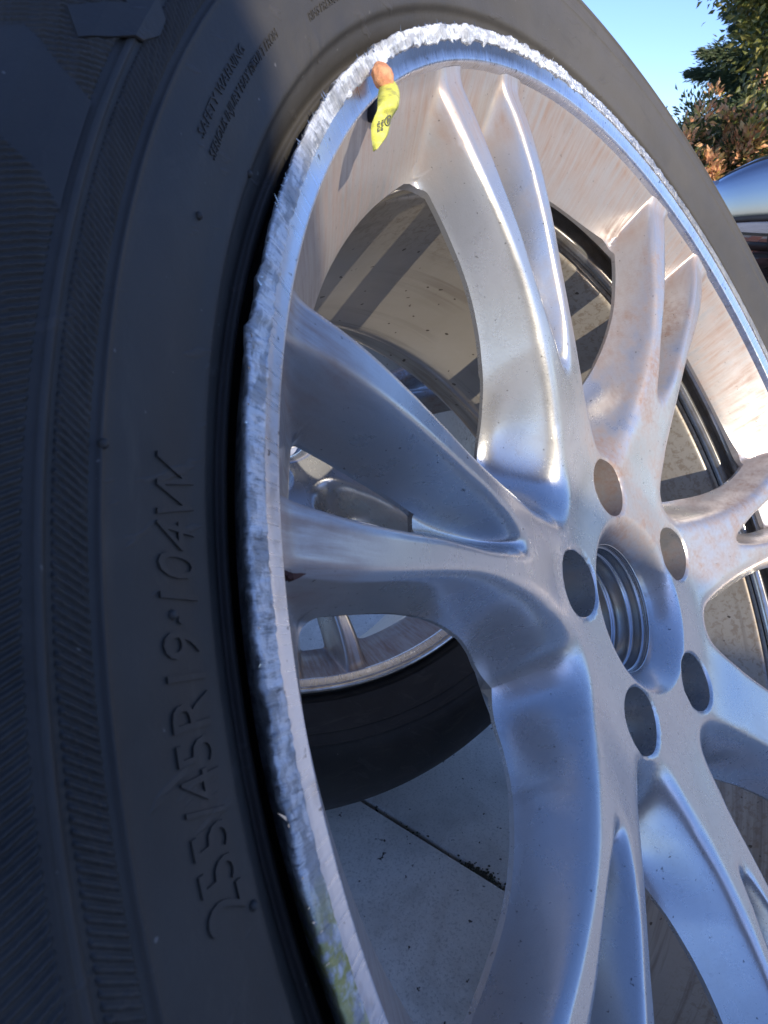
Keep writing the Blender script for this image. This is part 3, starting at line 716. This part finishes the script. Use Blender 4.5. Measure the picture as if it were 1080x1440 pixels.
# ---- hand-cut pieces that hang at the rim: orange clay balance lump and the yellow label
import itertools
def strip_mesh(rows, thick):
    """rows: list of lists of points; a thin solid sheet"""
    n, m_ = len(rows), len(rows[0]); V = np.array([[list(p) for p in r_] for r_ in rows], float)
    nu = np.gradient(V, axis=0); nv = np.gradient(V, axis=1); nn = np.cross(nu, nv); nn /= np.linalg.norm(nn, axis=2, keepdims=True)+1e-12
    A = (V+nn*thick/2).reshape(-1, 3); B = (V-nn*thick/2).reshape(-1, 3); i, j = np.meshgrid(np.arange(n-1), np.arange(m_-1), indexing='ij')
    q = np.stack([i*m_+j, i*m_+j+1, (i+1)*m_+j+1, (i+1)*m_+j], -1).reshape(-1, 4)
    bl = [k for k in range(m_)]+[k*m_+m_-1 for k in range(1, n)]+[(n-1)*m_+k for k in range(m_-2, -1, -1)]+[k*m_ for k in range(n-2, 0, -1)]
    sk = np.array([[bl[k], bl[(k+1) % len(bl)], bl[(k+1) % len(bl)]+n*m_, bl[k]+n*m_] for k in range(len(bl))])
    return mesh_np('sheet', np.concatenate([A, B]), [np.concatenate([q[:, ::-1], q+n*m_, sk])])
# camera-space unprojection was used beforehand to find these wheel-local points
lump_c = Vector((-.1045, .0010, .2284))
T1 = empty('balance_tag'); T1.location = (0, 0, 0)
tag(T1, 'curled yellow paper tag hanging from an orange lump at the top of the scraped rim', 'tag')
b = NB('yellow_paper'); n_ = b.noise(260, 5, .7); b.set(color=b.ramp(n_, [(.35, (.42, .40, .10)), (.5, (.72, .70, .10)), (.7, (.80, .78, .22))]), rough=.55, normal=b.bump(n_, .5, .0006)); M['tag'] = b.m
b = NB('orange_clay'); n_ = b.noise(420, 5, .7); b.set(color=b.ramp(n_, [(.35, (.50, .20, .10)), (.6, (.74, .36, .18))]), rough=.7, normal=b.bump(n_, .8, .001)); M['clay'] = b.m
M['ink'] = mat_simple('print_ink', (.12, .12, .06), .6)
M['tyre_black'] = M['rubber']
W1.rotation_euler = (LEAN, 0, 0)
Rw = W1.rotation_euler.to_matrix()
lipW = Vector((0, 0, HZ))
place(W1, kids1, lipW)
def toW(p): return Rw @ Vector(p) + lipW
# rows of the tag: left edge / right edge in wheel-local space (r, y, z)
Camloc = Rw.transposed() @ (cam_loc-lipW)
def ray(px, py, Y):
    """point of the wheel-local plane y = Y seen at photograph pixel px, py: used once to measure, result is an ordinary place in the wheel's space"""
    f = 962.2132; d = Vector(camR[0])*((px-540)/f)+Vector(camR[1])*((py-720)/f)+Vector(camR[2]); d = Rw.transposed() @ d
    return Camloc + d*((Y-Camloc.y)/d.y)
tg = [((534, 122), (553, 113), .000), ((532, 131), (559, 122), -.0028), ((531, 142), (561.5, 133), -.0046), ((531, 150), (561, 143), -.0054), ((530, 157), (559, 152), -.0050), ((526, 166), (554, 160), -.0036),
      ((522, 177), (549, 170), -.0030), ((522, 188), (547, 181), -.0028), ((523, 200), (543, 193), -.0026), ((525, 213), (528, 211), -.0024)]
rows = []
for (a, b_, y0) in tg:
    A = ray(*a, y0); B = ray(*b_, y0-.0012); rows.append([toW(A.lerp(B, s)+Vector((0, -.0012*math.sin(math.pi*s), 0))) for s in (0, .25, .5, .75, 1)])
T1.location = toW(lump_c)
def rel(me, o):
    me.transform(Matrix.Translation(-o.location)); return me
fine = []
P_ = np.array([[list(p) for p in r_] for r_ in rows]); fine = smooth_prof(P_.reshape(len(rows), -1), 3).reshape(-1, 5, 3)
link('paper_strip', rel(strip_mesh(list(fine), .0003), T1), M['tag'], T1)
lb = bmesh.new(); bmesh.ops.create_icosphere(lb, subdivisions=4, radius=1)
for v in lb.verts:
    k = 1+.10*mnoise.noise(v.co*2.2)+.05*mnoise.noise(v.co*7); v.co = v.co*k
    v.co = Vector((v.co.x*.0036, v.co.y*.0030, v.co.z*.0042))
lb.transform(Matrix.Translation(ray(538.5, 108, -.0015))); me = bm_mesh('lump', lb, True); me.transform(Matrix.Translation(lipW) @ Rw.to_4x4())
link('clay_lump', rel(me, T1), M['clay'], T1)
# print on the tag: an oval mark and two rows of tiny type
def tagpt(s, t):                                  # s along, t across
    x = s*(len(fine)-1); i = min(int(x), len(fine)-2); r0 = fine[i]*(1-(x-i))+fine[i+1]*(x-i); y = t*4; j = min(int(y), 3)
    p = r0[j]*(1-(y-j))+r0[j+1]*(y-j); nrm = (Rw @ Vector((0, -1, 0)))*.00035; return Vector(p)+nrm
pm = bmesh.new()
def stroke(a, b_, wd=.00022):
    A = tagpt(*a); B = tagpt(*b_); d = (B-A)
    if d.length < 1e-7: return
    n = (Rw @ Vector((0, -1, 0))).cross(d.normalized())*wd; h = (Rw @ Vector((0, -1, 0)))*.00008
    vs_ = [pm.verts.new(q) for q in (A-n, A+n, B+n, B-n)]; up = [pm.verts.new(v.co+h) for v in vs_]; pm.faces.new(up)
    for q in range(4): pm.faces.new([vs_[q], vs_[(q+1) % 4], up[(q+1) % 4], up[q]])
for k in range(18):
    a, b_ = 2*math.pi*k/18, 2*math.pi*(k+1)/18; stroke((.68+.072*math.cos(a), .72+.20*math.sin(a)), (.68+.072*math.cos(b_), .72+.20*math.sin(b_)))
for a, b_ in (((.64, .66), (.72, .70)), ((.72, .70), (.645, .80)), ((.66, .70), (.67, .78))): stroke(a, b_)
for row in (.20, .36):
    x = .66
    for k in range(7):
        hgt = .045; s0 = x+k*.024
        stroke((s0, row), (s0, row+.09), .00014)
        if k % 2: stroke((s0, row+.09), (s0+.014, row+.09), .00012)
        if k % 3: stroke((s0, row), (s0+.014, row+.0), .00012)
        if k % 4 == 1: stroke((s0+.014, row), (s0+.014, row+.09), .00012)
link('print', rel(bm_mesh('print', pm), T1), M['ink'], T1)
# rubber valve stem beside the tag
vb = bmesh.new(); A = ray(528, 151, .0085)
disc_ring(vb, A, Vector((.45, -.70, -.55)).normalized(), [(.0044, -.004), (.0044, .0004), (.0036, .0012), (.0030, .0008), (.0028, -.0006), (.0010, -.0008)])
o = link('valve_stem', bm_mesh('valve_stem', vb, True), M['rubber'], W1); o.location = kids1[0].location
# the rust-lined crack at the root of a spoke
ck = bmesh.new(); pr = [(397, 800), (401, 804), (406, 808), (412, 811), (418, 810), (424, 808), (430, 807)]; yv = [.0105, .0098, .0092, .0088, .0088, .0090, .0094]
pp = [ray(*p, y_-.0009) for p, y_ in zip(pr, yv)]
for k in range(len(pp)-1):
    wd0 = (.0004, .0006, .0008, .0008, .0006, .0004, .0001); d = (pp[k+1]-pp[k]).normalized(); n = Vector((0, 1, 0)).cross(d)
    a, b_, c_, d_ = pp[k]-n*wd0[k], pp[k]+n*wd0[k], pp[k+1]+n*wd0[k+1], pp[k+1]-n*wd0[k+1]
    lo = [ck.verts.new(q+Vector((0, .002, 0))) for q in (a, b_, c_, d_)]; hi = [ck.verts.new(q) for q in (a, b_, c_, d_)]
    ck.faces.new(hi)
    for q in range(4): ck.faces.new([lo[q], lo[(q+1) % 4], hi[(q+1) % 4], hi[q]])
o = link('crack', bm_mesh('crack', ck), mat_simple('rust', (.07, .025, .015), .9), W1); o.location = kids1[0].location; o['label'] = 'short dark crack lined with rust'

# ------------------------------------------------------------------ second wheel, leaning behind the first
def copy_tree(o, parent=None):
    c = o.copy(); COL.objects.link(c); c.parent = parent
    for ch in list(o.children):
        if ch.name.split('.')[0] in ('crack', 'valve_stem', 'torn_rubber', 'warning_lettering', 'mould_pip', 'size_lettering', 'serrated_rubber', 'burrs'): continue
        copy_tree(ch, c)
    return c
W2 = copy_tree(W1)
lean2, yaw2 = -.714, -.479
W2.rotation_euler = (lean2, 0, yaw2)
R2 = W2.rotation_euler.to_matrix()
# lift so that the tyre's lowest point stands on the ground
low2 = min(((2*TYC-y if s else y)*math.sin(lean2) - r_*math.cos(lean2)) for r_, y in TP for s in (0, 1))
# centre fitted for the point .13 behind the lip plane
c2 = Vector((.183, .484, 0)) - Vector(R2 @ Vector((0, .13, 0))); lip2 = Vector((c2.x, c2.y, -low2))
W2.location = (lip2.x+.02, lip2.y+.05, 0)
off2 = R2.transposed() @ (lip2 - W2.location)
SPIN2 = rad(38)
for ch in W2.children:
    ch.location = off2
    ch.rotation_euler = (0, SPIN2, 0)
clean_me = lathe('flange', smooth_prof([(.2540, .0030), (.2548, .0012), (.2570, .0000), (.2592, .0004), (.2600, .0020), (.2590, .0060), (.2550, .0120)], 4), 300)
for ch in W2.children:
    if ch.name.startswith('scraped_edge'):
        nm = ch.data; clean_me.materials.append(M['shelf']); ch.data = clean_me; ch.name = 'flange_edge'; ch['label'] = 'clean rounded silver flange edge'
W2['label'] = 'second silver alloy wheel leaning back on the paving, seen through the near wheel'

# ------------------------------------------------------------------ unseen brick wall and pillar, added to cast shade in the photographer's place
def build_shade_wall():
    corner = Vector((-.163, .100, .605-.4286+HZ))
    K = corner + SUN*1.5
    d = Vector((.105, -1, 0)).normalized()
    def run(root, org, dirv, length, thick, z0, z1, side):
        n = Vector((-dirv.y, dirv.x, 0))*side; courses = int((z1-z0)/.075)
        bw, bh = .215, .065; me = brick_me; cnt = 0
        ang_ = math.atan2(dirv.y, dirv.x); h = (z1-z0)/courses
        for c in range(courses):
            s0 = 0 if c % 2 == 0 else -.1125; k = 0
            while True:
                a = s0+k*.225; k += 1
                e = min(a+.215, length); a = max(a, 0)
                if a >= length-.02: break
                if e-a < .03: continue
                o = link('brick', me, None, root); o.scale = ((e-a)/.215, thick/.215, (h-.010)/.065)
                p = org+dirv*(a+e)/2+n*thick/2; o.location = Vector((p.x, p.y, z0+h*(c+.5)+.0))-root.location; o.rotation_euler.z = ang_; cnt += 1
        m = bmesh.new(); 
        box(m, 0.006, length-.006, .006, thick-.006, z0, z1-.004)
        mm = bm_mesh('mortar', m); mm.transform(Matrix.Translation(org) @ Matrix(((dirv.x, n.x, 0, 0), (dirv.y, n.y, 0, 0), (0, 0, 1, 0), (0, 0, 0, 1))))
        o = link('mortar_core', rel(mm, root), M['mortar'], root); return cnt
    bm = bmesh.new(); box(bm, -.1075, .1075, -.1075, .1075, -.0325, .0325, .004); brick_me = bm_mesh('brick', bm); brick_me.materials.append(M['wall_brick'])  # bricks of the added shade wall and pillar
    # shade pillar: its +x, -y corner above K
    pil = empty('shade_pillar', (K.x-.25, K.y+.2, 0)); tag(pil, 'tall square brick pillar, unseen, added to shade the near wheel', 'pillar')
    run(pil, Vector((K.x, K.y, 0)), Vector((-d.x, -d.y, 0)), .40, .50, 0, 2.6, 1)
    bm = bmesh.new(); box(bm, K.x-.52, K.x-.002, K.y+.003, K.y+.40, 2.6, 2.68, .01); link('coping', rel(bm_mesh('cap', bm), pil), M['coping'], pil)
    wl = empty('shade_wall', (K.x, K.y-2.4, 0)); tag(wl, 'long low brick wall, unseen, added to shade the lower part of the wheel', 'wall')
    run(wl, Vector((K.x, K.y-.012, 0)), d, 3.3, .215, 0, K.z-.05, -1)
    bm = bmesh.new(); L_ = 3.3; box(bm, 0, L_, 0, .24, K.z-.05, K.z, .0); mm = bm_mesh('coping', bm); n = Vector((d.y, -d.x, 0))
    mm.transform(Matrix.Translation(Vector((K.x, K.y-.012, 0))) @ Matrix(((d.x, n.x, 0, 0), (d.y, n.y, 0, 0), (0, 0, 1, 0), (0, 0, 0, 1))))
    link('coping', rel(mm, wl), M['coping'], wl)
build_shade_wall()

# ------------------------------------------------------------------ parked car, upper right
def build_car():
    root = empty('parked_car', (4.95, 1.22, 0), (0, 0, rad(0))); tag(root, 'mirror-glossy steel blue parked car on red brick paving beyond the wheel', 'car')
    b = NB('car_paint'); b.set(color=(.34, .36, .40), rough=.06, metal=.95, coat=1.0, coatr=.02); paint = b.m
    # local axes: nose towards +y at 0, body runs to -y; x from 0 (near side) to 1.8
    st = [(0.00, .55, .32, .50, .44), (-.04, .70, .27, .57, .50), (-.12, .80, .23, .64, .56), (-.25, .86, .20, .72, .61), (-.45, .89, .19, .80, .66), (-.8, .90, .18, .87, .70), (-1.2, .90, .18, .92, .74), (-1.6, .90, .18, .95, .76), (-2.4, .90, .18, .97, .79),
          (-3.4, .90, .18, .97, .79), (-3.9, .87, .20, .97, .76), (-4.2, .80, .24, .95, .72), (-4.32, .66, .30, .90, .68)]
    rows = []
    for y, hw, z0, zt, zb in st:
        pts = [(-hw*.90, z0), (-hw*.985, z0+.10), (-hw, (z0+zb)/2), (-hw*.985, zb), (-hw*.94, zb+(zt-zb)*.55), (-hw*.80, zb+(zt-zb)*.90), (-hw*.45, zt+.01), (0, zt+.02)]
        P = smooth_prof(pts, 4); P = np.concatenate([P, np.stack([-P[-2::-1, 0], P[-2::-1, 1]], 1)]); rows.append(np.stack([P[:, 0]+.9, np.full(len(P), y), P[:, 1]], 1))
    R_ = np.array(rows); R_ = smooth_prof(R_.reshape(len(rows), -1), 5); R_ = R_.reshape(len(R_), -1, 3)
    n, m_ = R_.shape[:2]; i, j = np.meshgrid(np.arange(n-1), np.arange(m_-1), indexing='ij')
    q = np.stack([i*m_+j, (i+1)*m_+j, (i+1)*m_+j+1, i*m_+j+1], -1).reshape(-1, 4)
    V = R_.reshape(-1, 3); cap0 = np.array([[0, k, k+1] for k in range(1, m_-1)]); cap1 = np.array([[(n-1)*m_, (n-1)*m_+k+1, (n-1)*m_+k] for k in range(1, m_-1)])
    link('body', mesh_np('body', V, [q, cap0, cap1, ]), paint, root)
    def strip(name, lab, a, b_, k1, off, mat):
        G = R_[:k1, a:b_].copy(); c = np.array([.9, -1.2, .5]); dv = G-c; dv /= np.linalg.norm(dv, axis=2, keepdims=True); G = np.concatenate([G[:, :1], (G+dv*off), G[:, -1:]], 1)
        n2, m2 = G.shape[:2]; i2, j2 = np.meshgrid(np.arange(n2-1), np.arange(m2-1), indexing='ij')
        q2 = np.stack([i2*m2+j2, (i2+1)*m2+j2, (i2+1)*m2+j2+1, i2*m2+j2+1], -1).reshape(-1, 4); link(name, mesh_np(name, G.reshape(-1, 3), [q2]), mat, root)
    strip('bumper_dark_band', '', 7, 9, 30, .006, M['rubber']); strip('sill_trim', '', 1, 4, 40, .006, M['rubber']); strip('bonnet_gap', '', 17, 18+1, 22, .003, M['rubber'])  # black bumper strip added to stand for a dark reflected band
    bot = bmesh.new(); box(bot, .12, 1.68, -4.1, -.15, .16, .3); link('underbody', bm_mesh('underbody', bot), M['rubber'], root)
    # cabin
    cab = [(-1.15, .74, .93, .94), (-1.9, .62, .95, 1.36), (-2.3, .60, .96, 1.43), (-3.0, .60, .96, 1.42), (-3.6, .62, .96, 1.28), (-4.05, .70, .94, .97)]
    def cabin(ins, name, mat, zoff=0):
        rows = []
        for y, hw, z0, z1 in cab:
            pts = [(-.80-ins, z0-.02), (-hw-.10-ins, z0+(z1-z0)*.6), (-hw-ins, z1-.03*(z1 > 1)+zoff), (-hw*.5, z1+.012+zoff), (0, z1+.02+zoff)]
            P = smooth_prof(pts, 3); P = np.concatenate([P, np.stack([-P[-2::-1, 0], P[-2::-1, 1]], 1)]); rows.append(np.stack([P[:, 0]+.9, np.full(len(P), y), P[:, 1]], 1))
        A = np.array(rows); n, m_ = A.shape[:2]; i, j = np.meshgrid(np.arange(n-1), np.arange(m_-1), indexing='ij')
        q = np.stack([i*m_+j, (i+1)*m_+j, (i+1)*m_+j+1, i*m_+j+1], -1).reshape(-1, 4)
        return link(name, mesh_np(name, A.reshape(-1, 3), [q]), mat, root)
    b = NB('car_glass'); b.set(color=(.01, .012, .014), rough=.03, coat=1.0, coatr=.01); cabin(0, 'glasshouse', b.m)
    rf = bmesh.new(); box(rf, .30, 1.50, -3.45, -1.95, 1.40, 1.455, .02); link('roof', bm_mesh('roof', rf, True), paint, root)
    for sx in (.12, 1.66):
        pb = bmesh.new()
        for y0, y1 in ((-2.62, -2.54),): box(pb, sx-.02, sx+.04, y0, y1, .95, 1.34, .005)
        link('door_pillar', bm_mesh('pillar', pb), M['rubber'], root)
        tr = bmesh.new(); box(tr, sx-.115 if sx < 1 else sx+.115, sx-.105 if sx < 1 else sx+.125, -3.3, -1.3, .86, .885, .003); link('trim_strip', bm_mesh('trim', tr), M['bare'], root)
    for sx in (.13, 1.52):
        hl = bmesh.new(); box(hl, sx-.04, sx+.20, -.36, -.10, .52, .63, .03); link('headlight', bm_mesh('headlight', hl, True), M['bare'], root)
    gr = bmesh.new()
    for k in range(5): box(gr, .55, 1.25, -.03, .01, .34+k*.045, .36+k*.045, .004)
    link('grille', bm_mesh('grille', gr), M['rubber'], root)
    tw = lathe('tyre', [(.20, -.10), (.30, -.11), (.325, -.08), (.33, 0), (.325, .08), (.30, .11), (.20, .10)], 48)
    rw = lathe('rim', [(.03, -.09), (.12, -.08), (.19, -.10), (.205, -.10), (.205, .10), (.03, .09)], 48)
    for xx in (.10, 1.70):
        for yy in (-.85, -3.45):
            o = link('wheel', tw, M['rubber'], root, (xx, yy, .33)); o.rotation_euler.z = rad(90); p = link('rim', rw, M['bare'], o)
build_car()

# ------------------------------------------------------------------ plants beyond the car
def leaves(name, pts, dirs, L, Wd, mat, parent, bend=.2):
    n = len(pts); V = np.zeros((n, 6, 3))
    dirs = dirs/np.linalg.norm(dirs, axis=1, keepdims=True); s = np.cross(dirs, RNG.normal(size=(n, 3))); s /= np.linalg.norm(s, axis=1, keepdims=True); nn = np.cross(dirs, s)
    L = (np.ones(n)*L*RNG.uniform(.65, 1.25, n))[:, None]; Wd = L*Wd
    V[:, 0] = pts; V[:, 1] = pts+dirs*L*.45+s*Wd*.5+nn*L*.08; V[:, 2] = pts+dirs*L-nn*L*bend; V[:, 3] = pts+dirs*L*.45-s*Wd*.5+nn*L*.08
    V[:, 4] = pts+dirs*L*.45; V[:, 5] = pts+dirs*L*.75-nn*L*bend*.4
    b_ = np.arange(n)[:, None]*6; F = np.concatenate([b_+np.array([0, 1, 4]), b_+np.array([0, 4, 3]), b_+np.array([1, 2, 4]), b_+np.array([3, 4, 2])])
    me = mesh_np(name, V[:, :].reshape(-1, 3), [F], False)
    return link(name, me, mat, parent)
def limb(bm, a, b_, r0, r1, n=7):
    a = Vector(a); b_ = Vector(b_); d = (b_-a).normalized(); u = d.orthogonal().normalized(); v = d.cross(u)
    A = [bm.verts.new(a+(u*math.cos(2*math.pi*q/n)+v*math.sin(2*math.pi*q/n))*r0) for q in range(n)]
    B = [bm.verts.new(b_+(u*math.cos(2*math.pi*q/n)+v*math.sin(2*math.pi*q/n))*r1) for q in range(n)]
    for q in range(n): bm.faces.new([A[q], A[(q+1) % n], B[(q+1) % n], B[q]])
LEAF = dict(green=mat_leaf('laurel_leaf', (.045, .07, .02), (.10, .125, .035), (.17, .18, .05)), pink=mat_leaf('young_leaf', (.80, .36, .17), (.85, .50, .24), (.72, .60, .16)),
            cedar=mat_leaf('cedar_needle', (.05, .085, .04), (.10, .14, .065), (.17, .19, .09)), maple=mat_leaf('broad_leaf', (.08, .10, .02), (.16, .16, .035), (.32, .27, .07)))
def shrub(name, label, cat, base, blobs, nl, mats, L, Wd, tips=0, tipmat=None, group=None):
    root = empty(name, base); tag(root, label, cat, group)
    bm = bmesh.new(); cen = []
    for (x, y, z, r) in blobs:
        c = np.array([x, y, z]); limb(bm, (RNG.normal(0, .05), RNG.normal(0, .05), 0), (x*.6, y*.6, z*.55), .035, .02); limb(bm, (x*.6, y*.6, z*.55), (x, y, z), .02, .008)
        cen.append((c, r))
        for k in range(7):
            d = RNG.normal(size=3); d /= np.linalg.norm(d); limb(bm, c, c+d*r*.9, .006, .002, 4)
    link('stem', bm_mesh('stem', bm), M['bark'], root)
    P = []; D = []; TP_ = []; TD = []
    for c, r in cen:
        k = int(nl*r**2); sub = [c+(lambda d: d/np.linalg.norm(d)*r*RNG.uniform(.35, 1))(RNG.normal(size=3)) for _ in range(max(6, int(60*r*r)+8))]
        for s in sub:
            kk = max(4, k//len(sub)); q = RNG.normal(size=(kk, 3)); rr_ = .22*r+.05; P.append(s+q*rr_*.55); D.append(q+ (s-c)/r*.8+np.array([0, 0, .3]))
            if RNG.uniform() < tips:
                kk = 44; q = RNG.normal(size=(kk, 3)); e = s+(s-c)/r*.15+[-.05, -.04, .04]; TP_.append(e+q*.035); TD.append(q+np.array([0, 0, 1.0])+(s-c)/r)
    o = leaves('foliage', np.concatenate(P), np.concatenate(D), L, Wd, mats, root); o['kind'] = 'stuff'
    if TP_:
        o = leaves('young_shoots', np.concatenate(TP_), np.concatenate(TD), L*1.25, Wd, tipmat, root); o['kind'] = 'stuff'
    return root
shrub('photinia_shrub', 'leafy evergreen shrub with salmon pink young shoots beyond the parked car', 'shrub', (7.4, 1.55, 0),
      [(0, 0, .5, .45), (-.5, .5, .55, .45), (.3, -.6, .6, .5), (.2, -.2, 1.0, .42), (-.1, .4, .85, .36), (.5, -.9, 1.1, .45), (.2, -1.1, .7, .5), (.2, .9, .5, .4)], 9000, LEAF['green'], .060, .45, 1.1, LEAF['pink'])
shrub('photinia_shrub', 'darker leafy shrub with fewer pink shoots, right beside the sky at the tyre edge', 'shrub', (8.2, 2.45, 0),
      [(0, 0, .6, .5), (.2, .5, .6, .45), (-.1, -.5, 1.0, .42), (.1, .1, 1.05, .30)], 8000, LEAF['green'], .055, .42, .15, LEAF['pink'])
# cedar with layered drooping boughs
def cedar():
    root = empty('cedar_tree', (9.6, 1.35, 0)); tag(root, 'blue green cedar tree with layered feathery boughs behind the shrubs', 'tree')
    bm = bmesh.new(); limb(bm, (0, 0, 0), (0, 0, 1.6), .10, .07); limb(bm, (0, 0, 1.6), (.05, 0, 3.1), .07, .01)
    P = []; D = []
    for k in range(60):
        z = .5+k*.042+RNG.uniform(-.05, .05); a = k*2.4+RNG.uniform(-.3, .3); ln = (1.55-.28*z)*RNG.uniform(.7, 1.15)
        if ln < .25: ln = .25
        tip = np.array([math.cos(a)*ln, math.sin(a)*ln, z+.10-.12*ln]); limb(bm, (0, 0, z-.1), tip, .02, .004, 5)
        m_ = int(3200*ln); t = RNG.uniform(.25, 1.05, m_)[:, None]; side = RNG.normal(size=(m_, 3))*np.array([1, 1, .75])*(.20*(1.15-t))
        p = np.array([0, 0, z-.1])+(tip-np.array([0, 0, z-.1]))*t+side; P.append(p); D.append(side*5+np.array([math.cos(a), math.sin(a), -.15]))
    link('trunk', bm_mesh('trunk', bm), M['bark'], root)
    o = leaves('foliage', np.concatenate(P), np.concatenate(D), .060, .22, LEAF['cedar'], root, .1); o['kind'] = 'stuff'
cedar()
def broad(base, label, blobs, seed=0):
    root = empty('broadleaf_tree', base); tag(root, label, 'tree')
    bm = bmesh.new(); limb(bm, (0, 0, 0), (0, 0, 1.5), .12, .09, 10); P = []; D = []
    for (x, y, z, r) in blobs:
        limb(bm, (0, 0, 1.4), (x, y, z), .05, .01)
        for k in range(int(26*r)+5):
            d = RNG.normal(size=3); d /= np.linalg.norm(d); s = np.array([x, y, z])+d*r*RNG.uniform(.3, 1); limb(bm, (x, y, z), s, .008, .003, 4)
            q = RNG.normal(size=(60, 3)); P.append(s+q*.10); D.append(q+np.array([0, 0, -.6]))
    link('trunk', bm_mesh('trunk', bm), M['bark'], root); o = leaves('foliage', np.concatenate(P), np.concatenate(D), .075, .5, LEAF['maple'], root); o['kind'] = 'stuff'
broad((7.0, .78, 0), 'broadleaf tree with dark green and yellow leaves hanging in at the top right corner', [(0, .18, 1.75, .34), (0, .35, 2.1, .25), (0, -.1, 2.05, .5), (0, .15, 1.4, .3), (.1, .62, 2.02, .16), (0, .1, 2.4, .4), (0, .55, 2.35, .28), (.1, .8, 2.25, .12), (0, .45, 1.75, .22)])
# a dense hedge that closes the view further back
shrub('evergreen_hedge', 'dense dark evergreen hedge closing the far side of the drive', 'hedge', (9.6, .6, 0), [(0, k*.7-1.6, .55, .55) for k in range(6)]+[(.1, k*.7-1.3, 1.0, .45) for k in range(4)], 1100, LEAF['green'], .07, .5)

# dark hedge and a shed of trees behind the photographer: they close the horizon that the bright metal mirrors
shrub('laurel_hedge', 'tall dark laurel hedge behind the photographer across the drive', 'hedge', (-1.0, -9.0, 0), [(k*1.1-6.6, .0, .75, .75) for k in range(13)]+[(k*1.1-6.0, .1, 1.35, .6) for k in range(12)], 700, LEAF['green'], .10, .5)
